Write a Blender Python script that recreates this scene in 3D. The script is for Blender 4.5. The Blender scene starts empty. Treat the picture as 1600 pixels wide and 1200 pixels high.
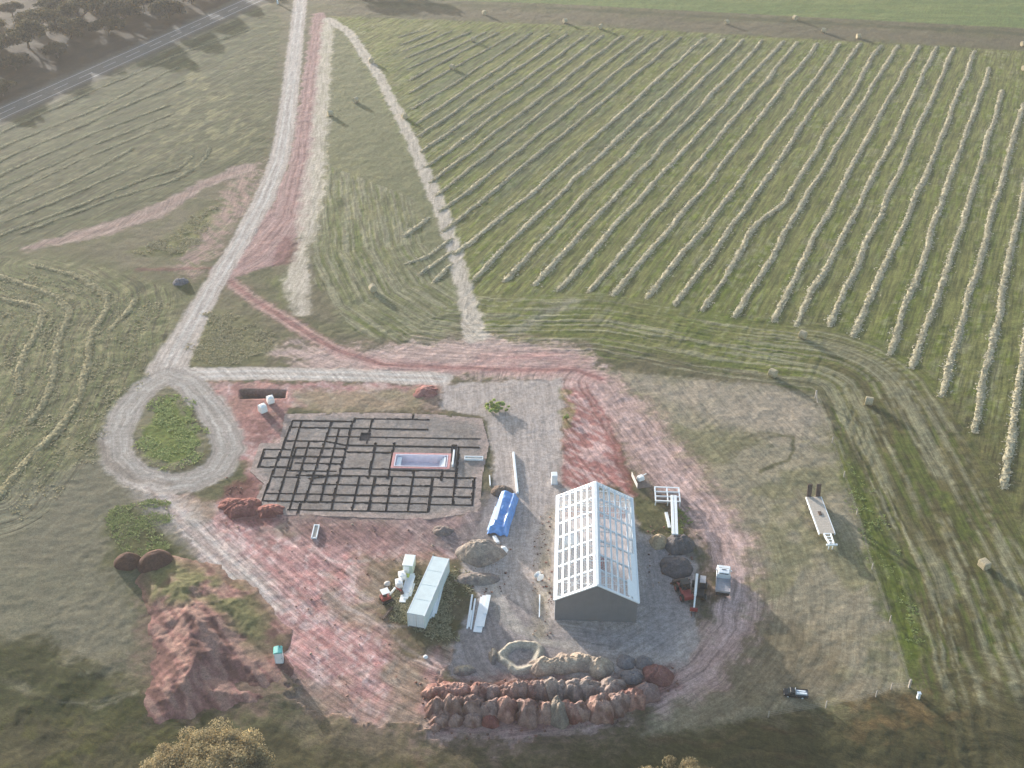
import bpy, bmesh, math, random
import numpy as np
from mathutils import Vector, Matrix

# ------------------------------------------------------------------ camera, sky, sun, exposure
sc = bpy.context.scene
col = sc.collection
F, PITCH, H = 1800.0, math.radians(33.9), 120.0        # focal length in photo pixels, tilt down, height
cam = bpy.data.objects.new('camera', bpy.data.cameras.new('camera'))
col.objects.link(cam)
cam.location = (0, 0, H)
cam.rotation_euler = (math.pi / 2 - PITCH, 0, 0)
cam.data.sensor_width = 36.0
cam.data.lens = 36.0 * F / 1600.0
cam.data.clip_end = 12000
sc.camera = cam

SUN_EL, SUN_TO = math.radians(8.5), Vector((0.57, -0.82, 0)).normalized()   # light travels this way
world = bpy.data.worlds.new('World'); sc.world = world; world.use_nodes = True
wn = world.node_tree
sky = wn.nodes.new('ShaderNodeTexSky'); sky.sky_type = 'NISHITA'; sky.sun_disc = False
sky.sun_elevation = SUN_EL
sky.sun_rotation = math.atan2(-SUN_TO.x, -SUN_TO.y)
sky.dust_density = 1.5; sky.air_density = 1.0; sky.ozone_density = 1.0
wn.links.new(sky.outputs[0], wn.nodes['Background'].inputs[0])
wn.nodes['Background'].inputs[1].default_value = 0.15
sl = bpy.data.lights.new('sun', 'SUN'); sl.energy = 4.2; sl.angle = math.radians(0.6); sl.color = (1.0, 0.94, 0.87)
sun = bpy.data.objects.new('sun', sl); col.objects.link(sun)
d = Vector((SUN_TO.x * math.cos(SUN_EL), SUN_TO.y * math.cos(SUN_EL), -math.sin(SUN_EL)))
sun.rotation_euler = d.to_track_quat('-Z', 'Y').to_euler(); sun.location = (-60, 200, 90)
sc.view_settings.view_transform = 'Standard'; sc.view_settings.look = 'None'
sc.view_settings.gamma = 1.0; sc.view_settings.use_curve_mapping = False
sc.view_settings.exposure = 1.55
HAZE = 0.00015

random.seed(7); rng = np.random.default_rng(7)
cp, sp = math.cos(PITCH), math.sin(PITCH)

def px(u, v, z=0.0):
    """photo pixel -> the point at height z on its ray"""
    a, b = (u - 800) / F, (600 - v) / F
    dz = b * cp - sp
    t = (z - H) / dz
    return Vector((a * t, (b * sp + cp) * t, z))
def pxs(pts): return np.array([px(u, v)[:2] for u, v in pts])
def heading(p, q): return math.atan2(q[1] - p[1], q[0] - p[0])
def lin(c):
    c = np.asarray(c, float) / 255.0
    return np.where(c <= 0.04045, c / 12.92, ((c + 0.055) / 1.055) ** 2.4)

# ------------------------------------------------------------------ numpy noise and distance fields
def hash2(ix, iy, seed):
    n = (ix.astype(np.int64) * 374761393 + iy.astype(np.int64) * 668265263 + seed * 974634777) & 0xffffffff
    n = ((n ^ (n >> 13)) * 1274126177) & 0xffffffff
    n = n ^ (n >> 16)
    return (n & 0xffff).astype(np.float32) / 65535.0
def vnoise(x, y, seed=0):
    ix, iy = np.floor(x), np.floor(y)
    fx, fy = (x - ix).astype(np.float32), (y - iy).astype(np.float32)
    fx = fx * fx * (3 - 2 * fx); fy = fy * fy * (3 - 2 * fy)
    a = hash2(ix, iy, seed); b = hash2(ix + 1, iy, seed); c = hash2(ix, iy + 1, seed); e = hash2(ix + 1, iy + 1, seed)
    return (a + (b - a) * fx) * (1 - fy) + (c + (e - c) * fx) * fy
def fbm(x, y, octs=3, seed=0, gain=0.5):
    s = 0; amp = 1; tot = 0
    for k in range(octs):
        s = s + amp * vnoise(x * 2 ** k + 17.3 * k, y * 2 ** k - 9.1 * k, seed + k); tot += amp; amp *= gain
    return s / tot
def sstep(a, b, x):
    t = np.clip((x - a) / (b - a), 0, 1); return t * t * (3 - 2 * t)
def seg_dist(X, Y, pts, widths=None):
    best = np.full(X.shape, 1e9, np.float32); par = np.zeros(X.shape, np.float32); L = 0.0
    for i in range(len(pts) - 1):
        (x0, y0), (x1, y1) = pts[i], pts[i + 1]
        dx, dy = x1 - x0, y1 - y0; l2 = dx * dx + dy * dy + 1e-9
        t = np.clip(((X - x0) * dx + (Y - y0) * dy) / l2, 0, 1)
        dd = np.hypot(X - x0 - t * dx, Y - y0 - t * dy)
        if widths is not None: dd = dd - (widths[i] + (widths[i + 1] - widths[i]) * t)
        m = dd < best
        best = np.where(m, dd, best); par = np.where(m, L + t * math.sqrt(l2), par); L += math.sqrt(l2)
    return best, par
def poly_sd(X, Y, pts):
    ins = np.zeros(X.shape, bool); n = len(pts)
    for i in range(n):
        (x0, y0), (x1, y1) = pts[i], pts[(i + 1) % n]
        if y0 == y1: continue
        c = ((y0 > Y) != (y1 > Y)) & (X < (x1 - x0) * (Y - y0) / (y1 - y0) + x0)
        ins ^= c
    dd, _ = seg_dist(X, Y, list(pts) + [pts[0]])
    return np.where(ins, -dd, dd)

# ------------------------------------------------------------------ materials
MATS = {}
def nodes(m): m.use_nodes = True; nt = m.node_tree; return nt, nt.nodes['Principled BSDF']
def soil_material():
    m = bpy.data.materials.new('earth_and_grass'); nt, b = nodes(m); N, L = nt.nodes, nt.links
    at = N.new('ShaderNodeAttribute'); at.attribute_name = 'soil'
    geo = N.new('ShaderNodeNewGeometry')
    def noise(scale, detail, rough=0.6):
        n = N.new('ShaderNodeTexNoise'); n.inputs['Scale'].default_value = scale
        n.inputs['Detail'].default_value = detail; n.inputs['Roughness'].default_value = rough
        L.new(geo.outputs['Position'], n.inputs['Vector']); return n
    n1 = noise(1.7, 4, 0.7); n2 = noise(5.5, 3, 0.7)
    r1 = N.new('ShaderNodeMapRange'); r1.inputs['From Min'].default_value = 0.3; r1.inputs['From Max'].default_value = 0.7
    r1.inputs['To Min'].default_value = 0.72; r1.inputs['To Max'].default_value = 1.28
    L.new(n1.outputs['Fac'], r1.inputs['Value'])
    r2 = N.new('ShaderNodeMapRange'); r2.inputs['From Min'].default_value = 0.3; r2.inputs['From Max'].default_value = 0.7
    r2.inputs['To Min'].default_value = 0.72; r2.inputs['To Max'].default_value = 1.28
    L.new(n2.outputs['Fac'], r2.inputs['Value'])
    mu = N.new('ShaderNodeMath'); mu.operation = 'MULTIPLY'
    L.new(r1.outputs[0], mu.inputs[0]); L.new(r2.outputs[0], mu.inputs[1])
    la = N.new('ShaderNodeAttribute'); la.attribute_name = 'lay'          # (across, along, strength) of swaths and wheel tracks
    sx = N.new('ShaderNodeSeparateXYZ'); L.new(la.outputs['Vector'], sx.inputs[0])
    cx = N.new('ShaderNodeCombineXYZ')
    for i_, k_ in ((0, 1.5), (1, 0.1)):
        q = N.new('ShaderNodeMath'); q.operation = 'MULTIPLY'; q.inputs[1].default_value = k_; L.new(sx.outputs[i_], q.inputs[0]); L.new(q.outputs[0], cx.inputs[i_])
    n3 = N.new('ShaderNodeTexNoise'); n3.inputs['Scale'].default_value = 1.0; n3.inputs['Detail'].default_value = 4; n3.inputs['Roughness'].default_value = 0.7
    n3.inputs['Distortion'].default_value = 0.25
    L.new(cx.outputs[0], n3.inputs['Vector'])
    r3 = N.new('ShaderNodeMapRange'); r3.inputs['From Min'].default_value = 0.34; r3.inputs['From Max'].default_value = 0.66
    r3.inputs['To Min'].default_value = -0.42; r3.inputs['To Max'].default_value = 0.42; L.new(n3.outputs['Fac'], r3.inputs['Value'])
    st3 = N.new('ShaderNodeMath'); st3.operation = 'MULTIPLY_ADD'; st3.inputs[2].default_value = 1.0
    L.new(r3.outputs[0], st3.inputs[0]); L.new(sx.outputs[2], st3.inputs[1])
    mu2 = N.new('ShaderNodeMath'); mu2.operation = 'MULTIPLY'; L.new(mu.outputs[0], mu2.inputs[0]); L.new(st3.outputs[0], mu2.inputs[1])
    vm = N.new('ShaderNodeVectorMath'); vm.operation = 'SCALE'
    L.new(at.outputs['Color'], vm.inputs[0]); L.new(mu2.outputs[0], vm.inputs['Scale'])
    L.new(vm.outputs[0], b.inputs['Base Color'])
    bp = N.new('ShaderNodeBump'); bp.inputs['Strength'].default_value = 0.55; bp.inputs['Distance'].default_value = 0.12
    L.new(n2.outputs['Fac'], bp.inputs['Height']); L.new(bp.outputs[0], b.inputs['Normal'])
    b.inputs['Roughness'].default_value = 0.95; b.inputs['Specular IOR Level'].default_value = 0.15
    return m
def mat(name, c, rough=0.6, metal=0.0, vary=0.15, scale=3.0, bump=0.0, spec=0.4, emit=None):
    if name in MATS: return MATS[name]
    m = bpy.data.materials.new(name); nt, b = nodes(m); N, L = nt.nodes, nt.links
    tc = N.new('ShaderNodeTexCoord'); n = N.new('ShaderNodeTexNoise')
    n.inputs['Scale'].default_value = scale; n.inputs['Detail'].default_value = 5; n.inputs['Roughness'].default_value = 0.65
    L.new(tc.outputs['Object'], n.inputs['Vector'])
    r = N.new('ShaderNodeValToRGB'); c = np.asarray(c, float)
    r.color_ramp.elements[0].position = 0.3; r.color_ramp.elements[1].position = 0.72
    r.color_ramp.elements[0].color = (*np.clip(c * (1 - vary), 0, 1), 1); r.color_ramp.elements[1].color = (*np.clip(c * (1 + vary * 0.6), 0, 1), 1)
    L.new(n.outputs['Fac'], r.inputs[0]); L.new(r.outputs[0], b.inputs['Base Color'])
    b.inputs['Roughness'].default_value = rough; b.inputs['Metallic'].default_value = metal; b.inputs['Specular IOR Level'].default_value = spec
    if bump:
        bp = N.new('ShaderNodeBump'); bp.inputs['Strength'].default_value = bump; bp.inputs['Distance'].default_value = 0.08
        L.new(n.outputs['Fac'], bp.inputs['Height']); L.new(bp.outputs[0], b.inputs['Normal'])
    MATS[name] = m; return m
SOIL = soil_material()
WHITE = mat('white_painted_steel', (0.74, 0.77, 0.8), 0.45, vary=0.08)
GALV = mat('galvanised_steel', (0.62, 0.68, 0.74), 0.4, 0.25, vary=0.12)
DKGREY = mat('dark_wall_sheet', (0.17, 0.17, 0.18), 0.5, vary=0.1, scale=0.8)
VAN = mat('container_paint', (0.60, 0.68, 0.69), 0.5, vary=0.12, scale=0.9)
BLACK = mat('black_paint', (0.025, 0.025, 0.028), 0.4, vary=0.2)
RUBBER = mat('tyre_rubber', (0.03, 0.03, 0.03), 0.9, vary=0.3)
GLASS = mat('dark_glass', (0.02, 0.025, 0.03), 0.08, vary=0.05, spec=0.7)
RED = mat('red_paint', (0.26, 0.045, 0.045), 0.45, vary=0.25)
BLUE = mat('blue_tarpaulin', (0.13, 0.31, 0.68), 0.42, vary=0.3, scale=1.5, bump=0.5)
TRAY = mat('grey_steel_tray', (0.34, 0.33, 0.35), 0.5, 0.2, vary=0.2)
TIMBER = mat('weathered_deck_timber', (0.48, 0.42, 0.36), 0.85, vary=0.25, scale=4)
RUST = mat('rusty_ramp_steel', (0.09, 0.06, 0.05), 0.8, vary=0.4)
TEAL = mat('teal_plastic', (0.10, 0.42, 0.40), 0.45)
HAY = mat('hay', (0.42, 0.36, 0.25), 0.95, vary=0.4, scale=6, bump=1.0, spec=0.1)
BARK = mat('bark', (0.12, 0.09, 0.07), 0.95, vary=0.4, bump=0.8)
POST = mat('grey_fence_timber', (0.33, 0.30, 0.27), 0.9, vary=0.3)
POOLB = mat('pool_shell', (0.66, 0.62, 0.70), 0.35, vary=0.12, scale=1.2)
POOLR = mat('pool_rim_clay', (0.56, 0.27, 0.27), 0.85, vary=0.3)
LINE = mat('road_line_paint', (0.5, 0.5, 0.48), 0.7, vary=0.25)
YEL = mat('lime_sheet', (0.55, 0.62, 0.16), 0.6)
SAGE = mat('pale_green_paint', (0.5, 0.58, 0.5), 0.5)
STONE = mat('pale_boulder', (0.55, 0.52, 0.5), 0.9, vary=0.3, bump=0.6)
PINKPAD = mat('brown_wet_board', (0.22, 0.16, 0.13), 0.8, vary=0.3)
BAG = mat('white_bulk_bag', (0.78, 0.78, 0.78), 0.8, vary=0.1, bump=0.3)
LEAFS = {}
def leaf_mat(name, c):
    m = bpy.data.materials.new(name); nt, b = nodes(m); N, L = nt.nodes, nt.links
    at = N.new('ShaderNodeAttribute'); at.attribute_name = 'soil'
    L.new(at.outputs['Color'], b.inputs['Base Color'])
    b.inputs['Roughness'].default_value = 0.8; b.inputs['Specular IOR Level'].default_value = 0.2
    tr_ = N.new('ShaderNodeBsdfTranslucent'); L.new(at.outputs['Color'], tr_.inputs['Color'])
    mx = N.new('ShaderNodeMixShader'); mx.inputs[0].default_value = 0.4
    L.new(b.outputs[0], mx.inputs[1]); L.new(tr_.outputs[0], mx.inputs[2]); L.new(mx.outputs[0], N['Material Output'].inputs['Surface'])
    return m
LEAF = leaf_mat('foliage', None)

# ------------------------------------------------------------------ mesh helpers
def link_mesh(name, V, Fc, material, parent=None, cols=None, smooth=False, lay=None):
    me = bpy.data.meshes.new(name)
    V = np.asarray(V, np.float32)
    if isinstance(Fc, np.ndarray):
        k = Fc.shape[1]
        me.vertices.add(len(V)); me.vertices.foreach_set('co', V.ravel())
        me.loops.add(Fc.size); me.loops.foreach_set('vertex_index', Fc.astype(np.int32).ravel())
        me.polygons.add(len(Fc)); me.polygons.foreach_set('loop_start', np.arange(0, Fc.size, k, dtype=np.int32))
        me.update(calc_edges=True)
    else:
        me.from_pydata([tuple(map(float, v)) for v in V], [], Fc)
    if smooth: me.polygons.foreach_set('use_smooth', np.ones(len(me.polygons), bool))
    if cols is not None:
        a = me.attributes.new('soil', 'FLOAT_COLOR', 'POINT')
        a.data.foreach_set('color', np.c_[cols, np.ones(len(cols))].astype(np.float32).ravel())
    if lay is not None:
        a = me.attributes.new('lay', 'FLOAT_VECTOR', 'POINT'); a.data.foreach_set('vector', lay.astype(np.float32).ravel())
    me.materials.append(material)
    o = bpy.data.objects.new(name, me); col.objects.link(o)
    if parent is not None: o.parent = parent
    return o
class MB:
    def __init__(s): s.v = []; s.f = []
    def add(s, vs, fs):
        b = len(s.v); s.v += [tuple(v) for v in vs]; s.f += [tuple(b + i for i in f) for f in fs]; return s
    def box(s, c, size, rz=0, rx=0, ry=0, taper=1.0):
        M = Matrix.Translation(c) @ Matrix.Rotation(rz, 4, 'Z') @ Matrix.Rotation(ry, 4, 'Y') @ Matrix.Rotation(rx, 4, 'X')
        x, y, z = [k / 2 for k in size]
        q = [(-x, -y, -z), (x, -y, -z), (x, y, -z), (-x, y, -z)] + [(a * taper, b2 * taper, z) for a, b2 in ((-x, -y), (x, -y), (x, y), (-x, y))]
        return s.add([M @ Vector(p) for p in q], [(3, 2, 1, 0), (4, 5, 6, 7), (0, 1, 5, 4), (1, 2, 6, 5), (2, 3, 7, 6), (3, 0, 4, 7)])
    def bar(s, p, q, w, h=None):
        p, q = Vector(p), Vector(q); h = h or w
        ax = (q - p).normalized(); up = Vector((0, 0, 1)) if abs(ax.z) < 0.9 else Vector((0, 1, 0))
        sd = ax.cross(up).normalized(); up = sd.cross(ax)
        pts = [e + sd * a * w / 2 + up * b2 * h / 2 for e in (p, q) for a, b2 in ((-1, -1), (1, -1), (1, 1), (-1, 1))]
        return s.add(pts, [(0, 1, 2, 3), (7, 6, 5, 4), (0, 4, 5, 1), (1, 5, 6, 2), (2, 6, 7, 3), (3, 7, 4, 0)])
    def tube(s, p, q, r0, r1=None, n=10):
        p, q = Vector(p), Vector(q); r1 = r0 if r1 is None else r1
        ax = (q - p).normalized(); up = Vector((0, 0, 1)) if abs(ax.z) < 0.9 else Vector((0, 1, 0))
        sd = ax.cross(up).normalized(); up = sd.cross(ax)
        pts = [e + (sd * math.cos(2 * math.pi * k / n) + up * math.sin(2 * math.pi * k / n)) * r for e, r in ((p, r0), (q, r1)) for k in range(n)]
        return s.add(pts, [tuple(range(n))[::-1], tuple(range(n, 2 * n))] + [(k, (k + 1) % n, n + (k + 1) % n, n + k) for k in range(n)])
    def prism(s, prof, y0, y1):
        """profile in (x, z), extruded along y"""
        n = len(prof)
        return s.add([(x, y0, z) for x, z in prof] + [(x, y1, z) for x, z in prof],
                     [tuple(range(n)), tuple(range(2 * n - 1, n - 1, -1))] + [(k, n + k, n + (k + 1) % n, (k + 1) % n) for k in range(n)])
    def build(s, name, material, parent=None, bevel=0.0):
        o = link_mesh(name, np.array(s.v), s.f, material, parent)
        bm = bmesh.new(); bm.from_mesh(o.data); bmesh.ops.recalc_face_normals(bm, faces=bm.faces); bm.to_mesh(o.data); bm.free()
        if bevel:
            md = o.modifiers.new('bevel', 'BEVEL'); md.width = bevel; md.segments = 2; md.limit_method = 'ANGLE'
        return o
ORD = ['first','second','third','fourth','fifth','sixth','seventh','eighth','ninth','tenth','eleventh','twelfth','thirteenth','fourteenth','fifteenth','sixteenth']
def tag(o, label=None, cat=None, group=None, kind=None):
    for k, v in (('label', label), ('category', cat), ('group', group), ('kind', kind)):
        if v: o[k] = v
    return o
def thing(name, label, cat, loc=(0, 0, 0), rz=0, group=None):
    o = bpy.data.objects.new(name, None); col.objects.link(o); o.empty_display_size = 0.3
    o.location = loc; o.rotation_euler = (0, 0, rz); return tag(o, label, cat, group)
def copy_tree(o, parent=None):
    c = o.copy(); col.objects.link(c); c.parent = parent
    for ch in list(o.children): copy_tree(ch, c)
    return c

# ------------------------------------------------------------------ the ground: one height field, split into its surfaces
def axis(dense, step, mid, mstep, far):
    a = np.arange(mid[0], dense[0], mstep); b = np.arange(dense[0], dense[1], step); c = np.arange(dense[1], mid[1] + 0.1, mstep)
    return np.concatenate([-np.array(far)[::-1] + mid[0], a, b, c, mid[1] + np.array(far)])
FAR = [3, 8, 20, 50, 120, 300, 800, 2000, 5000]
ax = axis((-66, 62), 0.27, (-215, 215), 0.62, FAR)
ay = axis((92, 204), 0.27, (82, 462), 0.62, FAR)
NX, NY = len(ax), len(ay)
X, Y = np.meshgrid(ax, ay)
shape = X.shape
X = X.ravel().astype(np.float32); Y = Y.ravel().astype(np.float32)
jx = (fbm(X / 2.2, Y / 2.2, 3, 40) - 0.5) ; jy = (fbm(X / 2.2 + 50, Y / 2.2 + 50, 3, 44) - 0.5)   # wobbling edges
jfine = fbm(X / 0.6, Y / 0.6, 2, 60) - 0.5
C = np.zeros((len(X), 3), np.float32)
SURF = np.zeros(len(X), np.int8)                     # 0 field, 1 driveway, 2 gravel_yard, 3 bare_earth, 4 sealed_road
K = 0.62                                             # photo brightness -> albedo
def A(c): return (lin(c) * K).astype(np.float32)
def mix(m, c):
    global C
    C += m[:, None] * (np.asarray(c, np.float32) - C)
def bbox(pts, pad): 
    p = np.asarray(pts); return (X > p[:, 0].min() - pad) & (X < p[:, 0].max() + pad) & (Y > p[:, 1].min() - pad) & (Y < p[:, 1].max() + pad)
def region(pts, c, alpha=1.0, soft=1.2, wob=2.0, surf=None, world_pts=False, streak=None):
    P = np.asarray(pts) if world_pts else pxs(pts)
    idx = np.nonzero(bbox(P, soft + wob + 1))[0]
    sd = poly_sd(X[idx] + jx[idx] * wob * 2, Y[idx] + jy[idx] * wob * 2, P) + jfine[idx] * soft * 1.2
    m = 1 - sstep(-soft, soft, sd)
    mm = m * alpha
    if streak is not None: mm = mm * streak[idx]
    C[idx] += mm[:, None] * (A(c) - C[idx])
    if surf is not None: SURF[idx[m > 0.5]] = surf
    return idx, m
def stroke(pts, w, c, alpha=1.0, soft=0.5, wob=0.6, surf=None, ruts=None, dashed=0.0, seed=0):
    P = pxs(pts); ws = [w / 2] * len(P) if not isinstance(w, (list, tuple)) else [k / 2 for k in w]
    idx = np.nonzero(bbox(P, max(ws) + soft + wob + 1))[0]
    sd, par = seg_dist(X[idx] + jx[idx] * wob * 2, Y[idx] + jy[idx] * wob * 2, P, ws)
    m = 1 - sstep(-soft, soft, sd + jfine[idx] * soft)
    mm = m * alpha
    if dashed: mm = mm * (1 - dashed + dashed * sstep(0.35, 0.6, vnoise(par / 4.0, sd / 0.7, 90 + seed)))
    C[idx] += mm[:, None] * (A(c) - C[idx])
    if surf is not None: SURF[idx[m > 0.5]] = surf
    if ruts:
        dc, _ = seg_dist(X[idx] + jx[idx] * 0.5, Y[idx] + jy[idx] * 0.5, P)
        for off, cc, al in ruts:
            r = np.exp(-((dc - off) / 0.32) ** 2) * m * al * (0.6 + 0.4 * vnoise(par / 6, dc * 0, 70))
            C[idx] += r[:, None] * (A(cc) - C[idx])
    return idx, m

big = fbm(X / 26, Y / 26, 3, 1); med = fbm(X / 6, Y / 6, 3, 2); fin = fbm(X / 1.3, Y / 1.3, 3, 3)
ROWA = math.radians(24.5)                            # heading of the windrows, east of the view axis
ua, va = X * math.sin(ROWA) + Y * math.cos(ROWA), X * math.cos(ROWA) - Y * math.sin(ROWA)
streak_r = fbm(va / 0.75, ua / 16, 2, 5); streak_r2 = fbm(va / 2.4, ua / 60, 2, 6)
p0, p1 = px(0, 230), px(280, 107); LA = heading(p0, p1)
ul, vl = X * math.cos(LA) + Y * math.sin(LA), -X * math.sin(LA) + Y * math.cos(LA)
streak_l = fbm(vl / 0.9, ul / 18, 2, 7)
C[:] = A((122, 117, 92))
mix(sstep(0.35, 0.65, big) * 0.6, A((142, 134, 112))); mix(sstep(0.4, 0.7, med) * 0.5, A((106, 112, 74)))
# hay field on the right and the left field
fr = [(520, 25), (650, 30), (860, 38), (1600, 80), (1900, 100), (1900, 1100), (1500, 1000), (1290, 600), (900, 530), (740, 540), (690, 330)]
region(fr, (142, 143, 92), wob=1)
region(fr, (122, 136, 58), 0.8, streak=sstep(0.42, 0.6, streak_r) * sstep(0.3, 0.55, med + 0.25 * (big - 0.5)))
region(fr, (172, 168, 140), 0.5, streak=sstep(0.5, 0.68, streak_r) * sstep(0.4, 0.6, fin))
region([(600, 40), (1150, 60), (1240, 150), (1050, 260), (760, 330), (650, 200)], (104, 116, 92), 0.5, soft=10, wob=5, streak=sstep(0.4, 0.62, big * 0.5 + streak_r2 * 0.5))
region([(1250, 480), (1330, 530), (1600, 700), (1600, 1000), (1450, 1050), (1300, 640)], (122, 116, 84), 0.8, soft=6, wob=3)
region([(1340, 560), (1440, 600), (1560, 780), (1600, 900), (1600, 1200), (1440, 1200), (1420, 950)], (112, 104, 74), 0.75, soft=8, wob=3)
fl = [(440, 30), (430, 150), (415, 250), (380, 265), (300, 290), (180, 345), (40, 390), (-300, 470), (-300, 330), (0, 195), (410, 8)]
region(fl, (102, 106, 74), 0.95)
region(fl, (150, 146, 116), 0.6, streak=sstep(0.5, 0.66, streak_l) * sstep(0.35, 0.6, fin))
region(fl, (92, 100, 66), 0.5, streak=sstep(0.5, 0.62, 1 - streak_l))
region([(285, 100), (330, 120), (395, 165), (420, 200), (400, 230), (300, 270), (210, 240), (260, 180)], (168, 162, 122), 0.65, soft=3, wob=4, streak=sstep(0.5, 0.65, fbm(X / 2, Y / 5, 3, 21)))
region([(500, 30), (560, 60), (640, 220), (690, 340), (735, 470), (690, 530), (540, 520), (490, 400), (500, 200)], (146, 148, 112), 0.8, soft=2)
region([(500, 240), (560, 250), (640, 330), (620, 420), (520, 400), (495, 320)], (176, 170, 122), 0.5, soft=3, wob=4, streak=sstep(0.48, 0.62, fbm(X / 1.6, Y / 3, 3, 23)))
# headland: swaths that bend round the site
hc = pxs([(485, 260), (492, 400), (530, 480), (620, 540), (740, 558), (930, 556), (1100, 590), (1262, 612), (1320, 740), (1390, 900), (1440, 1080), (1470, 1220)])
hd, hp = seg_dist(X, Y, hc)
hb = (1 - sstep(20, 27, hd + jx * 4)) * (poly_sd(X, Y, pxs([(490, 250), (700, 330), (1000, 380), (1600, 480), (1800, 1300), (1460, 1300), (1430, 1080), (1275, 612), (930, 556), (740, 556), (560, 525), (490, 440)])) < 0)
hs = fbm((hd + jx * 0.9) / 0.62, hp / 14, 2, 31)
for th, c, al in ((0.5, (178, 174, 146), 0.75), ):
    mm = hb * sstep(th, th + 0.14, hs) * al; C += mm[:, None] * (A(c) - C)
mm = hb * sstep(0.55, 0.7, 1 - hs) * 0.8 * (0.4 + 0.6 * sstep(0.35, 0.6, med)); C += mm[:, None] * (A((112, 124, 66)) - C)
# far crop, scrub, left meadow, foreground
region([(520, -4), (850, 5), (1600, 44), (2000, 66), (2300, -300), (420, -300)], (128, 146, 92), soft=0.6, wob=0.3)
region([(520, -4), (850, 5), (1600, 44), (2000, 66), (2300, -300), (420, -300)], (150, 160, 104), 0.5, soft=2, streak=sstep(0.45, 0.6, fbm(X / 30, Y / 3, 3, 51)))
stroke([(540, 3), (850, 12), (1600, 53), (1900, 72)], 4, (96, 98, 72), 0.9, soft=1.5)
stroke([(560, 16), (850, 26), (1600, 68)], 9, (128, 120, 100), 0.8, soft=3)
region([(-900, -250), (470, -250), (425, -30), (0, 180), (-900, 560)], (72, 66, 56), soft=1, wob=1)
region([(-900, -250), (470, -250), (425, -30), (0, 180), (-900, 560)], (100, 88, 70), 0.5, streak=sstep(0.5, 0.66, fbm(X / 5, Y / 9, 4, 53)))
region([(-200, 420), (60, 400), (180, 420), (290, 460), (240, 590), (160, 700), (60, 820), (-300, 1000)], (116, 122, 82), 0.9, soft=4, wob=4)
region([(-200, 420), (60, 400), (180, 420), (290, 460), (240, 590), (160, 700), (60, 820), (-300, 1000)], (168, 160, 126), 0.6, streak=sstep(0.5, 0.66, fbm(X / 1.1 + jx * 2, Y / 3.2, 3, 55)))
region([(90, 740), (170, 690), (230, 770), (170, 870), (230, 960), (190, 1060), (-100, 1000), (-200, 860)], (150, 146, 128), 0.75, soft=4, wob=3)
region([(-200, 980), (60, 1010), (170, 1060), (260, 1090), (420, 1140), (700, 1160), (1000, 1130), (1300, 1110), (1420, 1090), (1700, 1100), (1700, 1400), (-300, 1400)], (92, 88, 62), 0.9, soft=3, wob=4)
region([(-200, 985), (60, 1010), (170, 1060), (240, 1100), (330, 1110), (300, 1150), (120, 1120), (-200, 1090)], (72, 78, 44), 0.85, soft=2, wob=2)
region([(-100, 1120), (200, 1120), (300, 1150), (240, 1200), (-100, 1300)], (96, 96, 52), 0.7, soft=3, wob=4, streak=sstep(0.42, 0.6, fbm(X / 2, Y / 2, 3, 57)))
stroke([(0, 1062), (80, 1092), (150, 1100), (210, 1085)], 1.1, (168, 160, 138), 0.7, dashed=0.8)
region([(1320, 1090), (1420, 1080), (1500, 1120), (1420, 1180), (1340, 1160)], (140, 116, 84), 0.6, soft=2, wob=4, streak=sstep(0.42, 0.6, fbm(X / 1.5, Y / 1.5, 3, 59)))
for k in range(26):                                   # criss-cross wheel marks in the rough ground near the bottom
    u, v = rng.uniform(500, 1500), rng.uniform(1110, 1200); a = rng.uniform(-60, 120), rng.uniform(-30, 40)
    stroke([(u, v), (u + a[0] * 0.5, v + a[1] * 0.4), (u + a[0], v + a[1])], rng.uniform(0.4, 1.0), [(140, 124, 96), (70, 70, 42), (120, 92, 72)][k % 3], 0.5, dashed=0.6, seed=k)
# mown paddock round the low loader, green strip outside its fence
region([(935, 575), (1060, 590), (1200, 604), (1274, 620), (1300, 690), (1340, 810), (1385, 950), (1420, 1072), (1350, 1088), (1200, 1118), (1000, 1150), (1080, 1020), (1150, 900), (1090, 770), (1000, 660)], (186, 176, 154), 0.95, soft=0.8, wob=0.5)
region([(935, 575), (1060, 590), (1200, 604), (1274, 620), (1340, 810), (1420, 1072), (1350, 1088), (1200, 1118), (1080, 1020), (1150, 900), (1090, 770)], (150, 148, 112), 0.6, streak=sstep(0.45, 0.65, med))
region([(960, 585), (1200, 608), (1270, 626), (1290, 690), (1230, 700), (1100, 650)], (208, 194, 178), 0.7, soft=3, wob=2)
region([(1300, 690), (1345, 740), (1405, 860), (1445, 1000), (1425, 1066), (1380, 935), (1338, 800)], (108, 122, 54), 0.85, soft=2.0, wob=1.8)
region([(1150, 960), (1260, 960), (1330, 1080), (1200, 1115), (1060, 1130), (1090, 1030)], (154, 140, 118), 0.8, soft=4, wob=3)  # the shed's long shadow painted into the paddock as darker ground
for r_ in (1.0, 1.5, 2.2, 2.8, 3.6):                  # turning circles of wheels
    stroke([(1180 - 8 * r_, 950 - 4 * r_), (1250, 962 + 4 * r_), (1320, 945 + 6 * r_), (1352, 905 + 6 * r_)], 0.5, (188, 176, 154), 0.55, soft=0.25, dashed=0.5, seed=int(r_ * 5))
    stroke([(1130, 690 + 9 * r_), (1190, 668 + 5 * r_), (1240, 690 - 3 * r_), (1235, 720 - 2 * r_), (1190, 738)], 0.45, (120, 118, 92), 0.5, soft=0.25, seed=int(r_ * 7))
    stroke([(1200, 1010 + 12 * r_), (1290, 1000 + 10 * r_), (1350, 960 + 8 * r_)], 0.4, (176, 162, 136), 0.4, soft=0.25, dashed=0.6, seed=int(r_ * 9))
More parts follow.
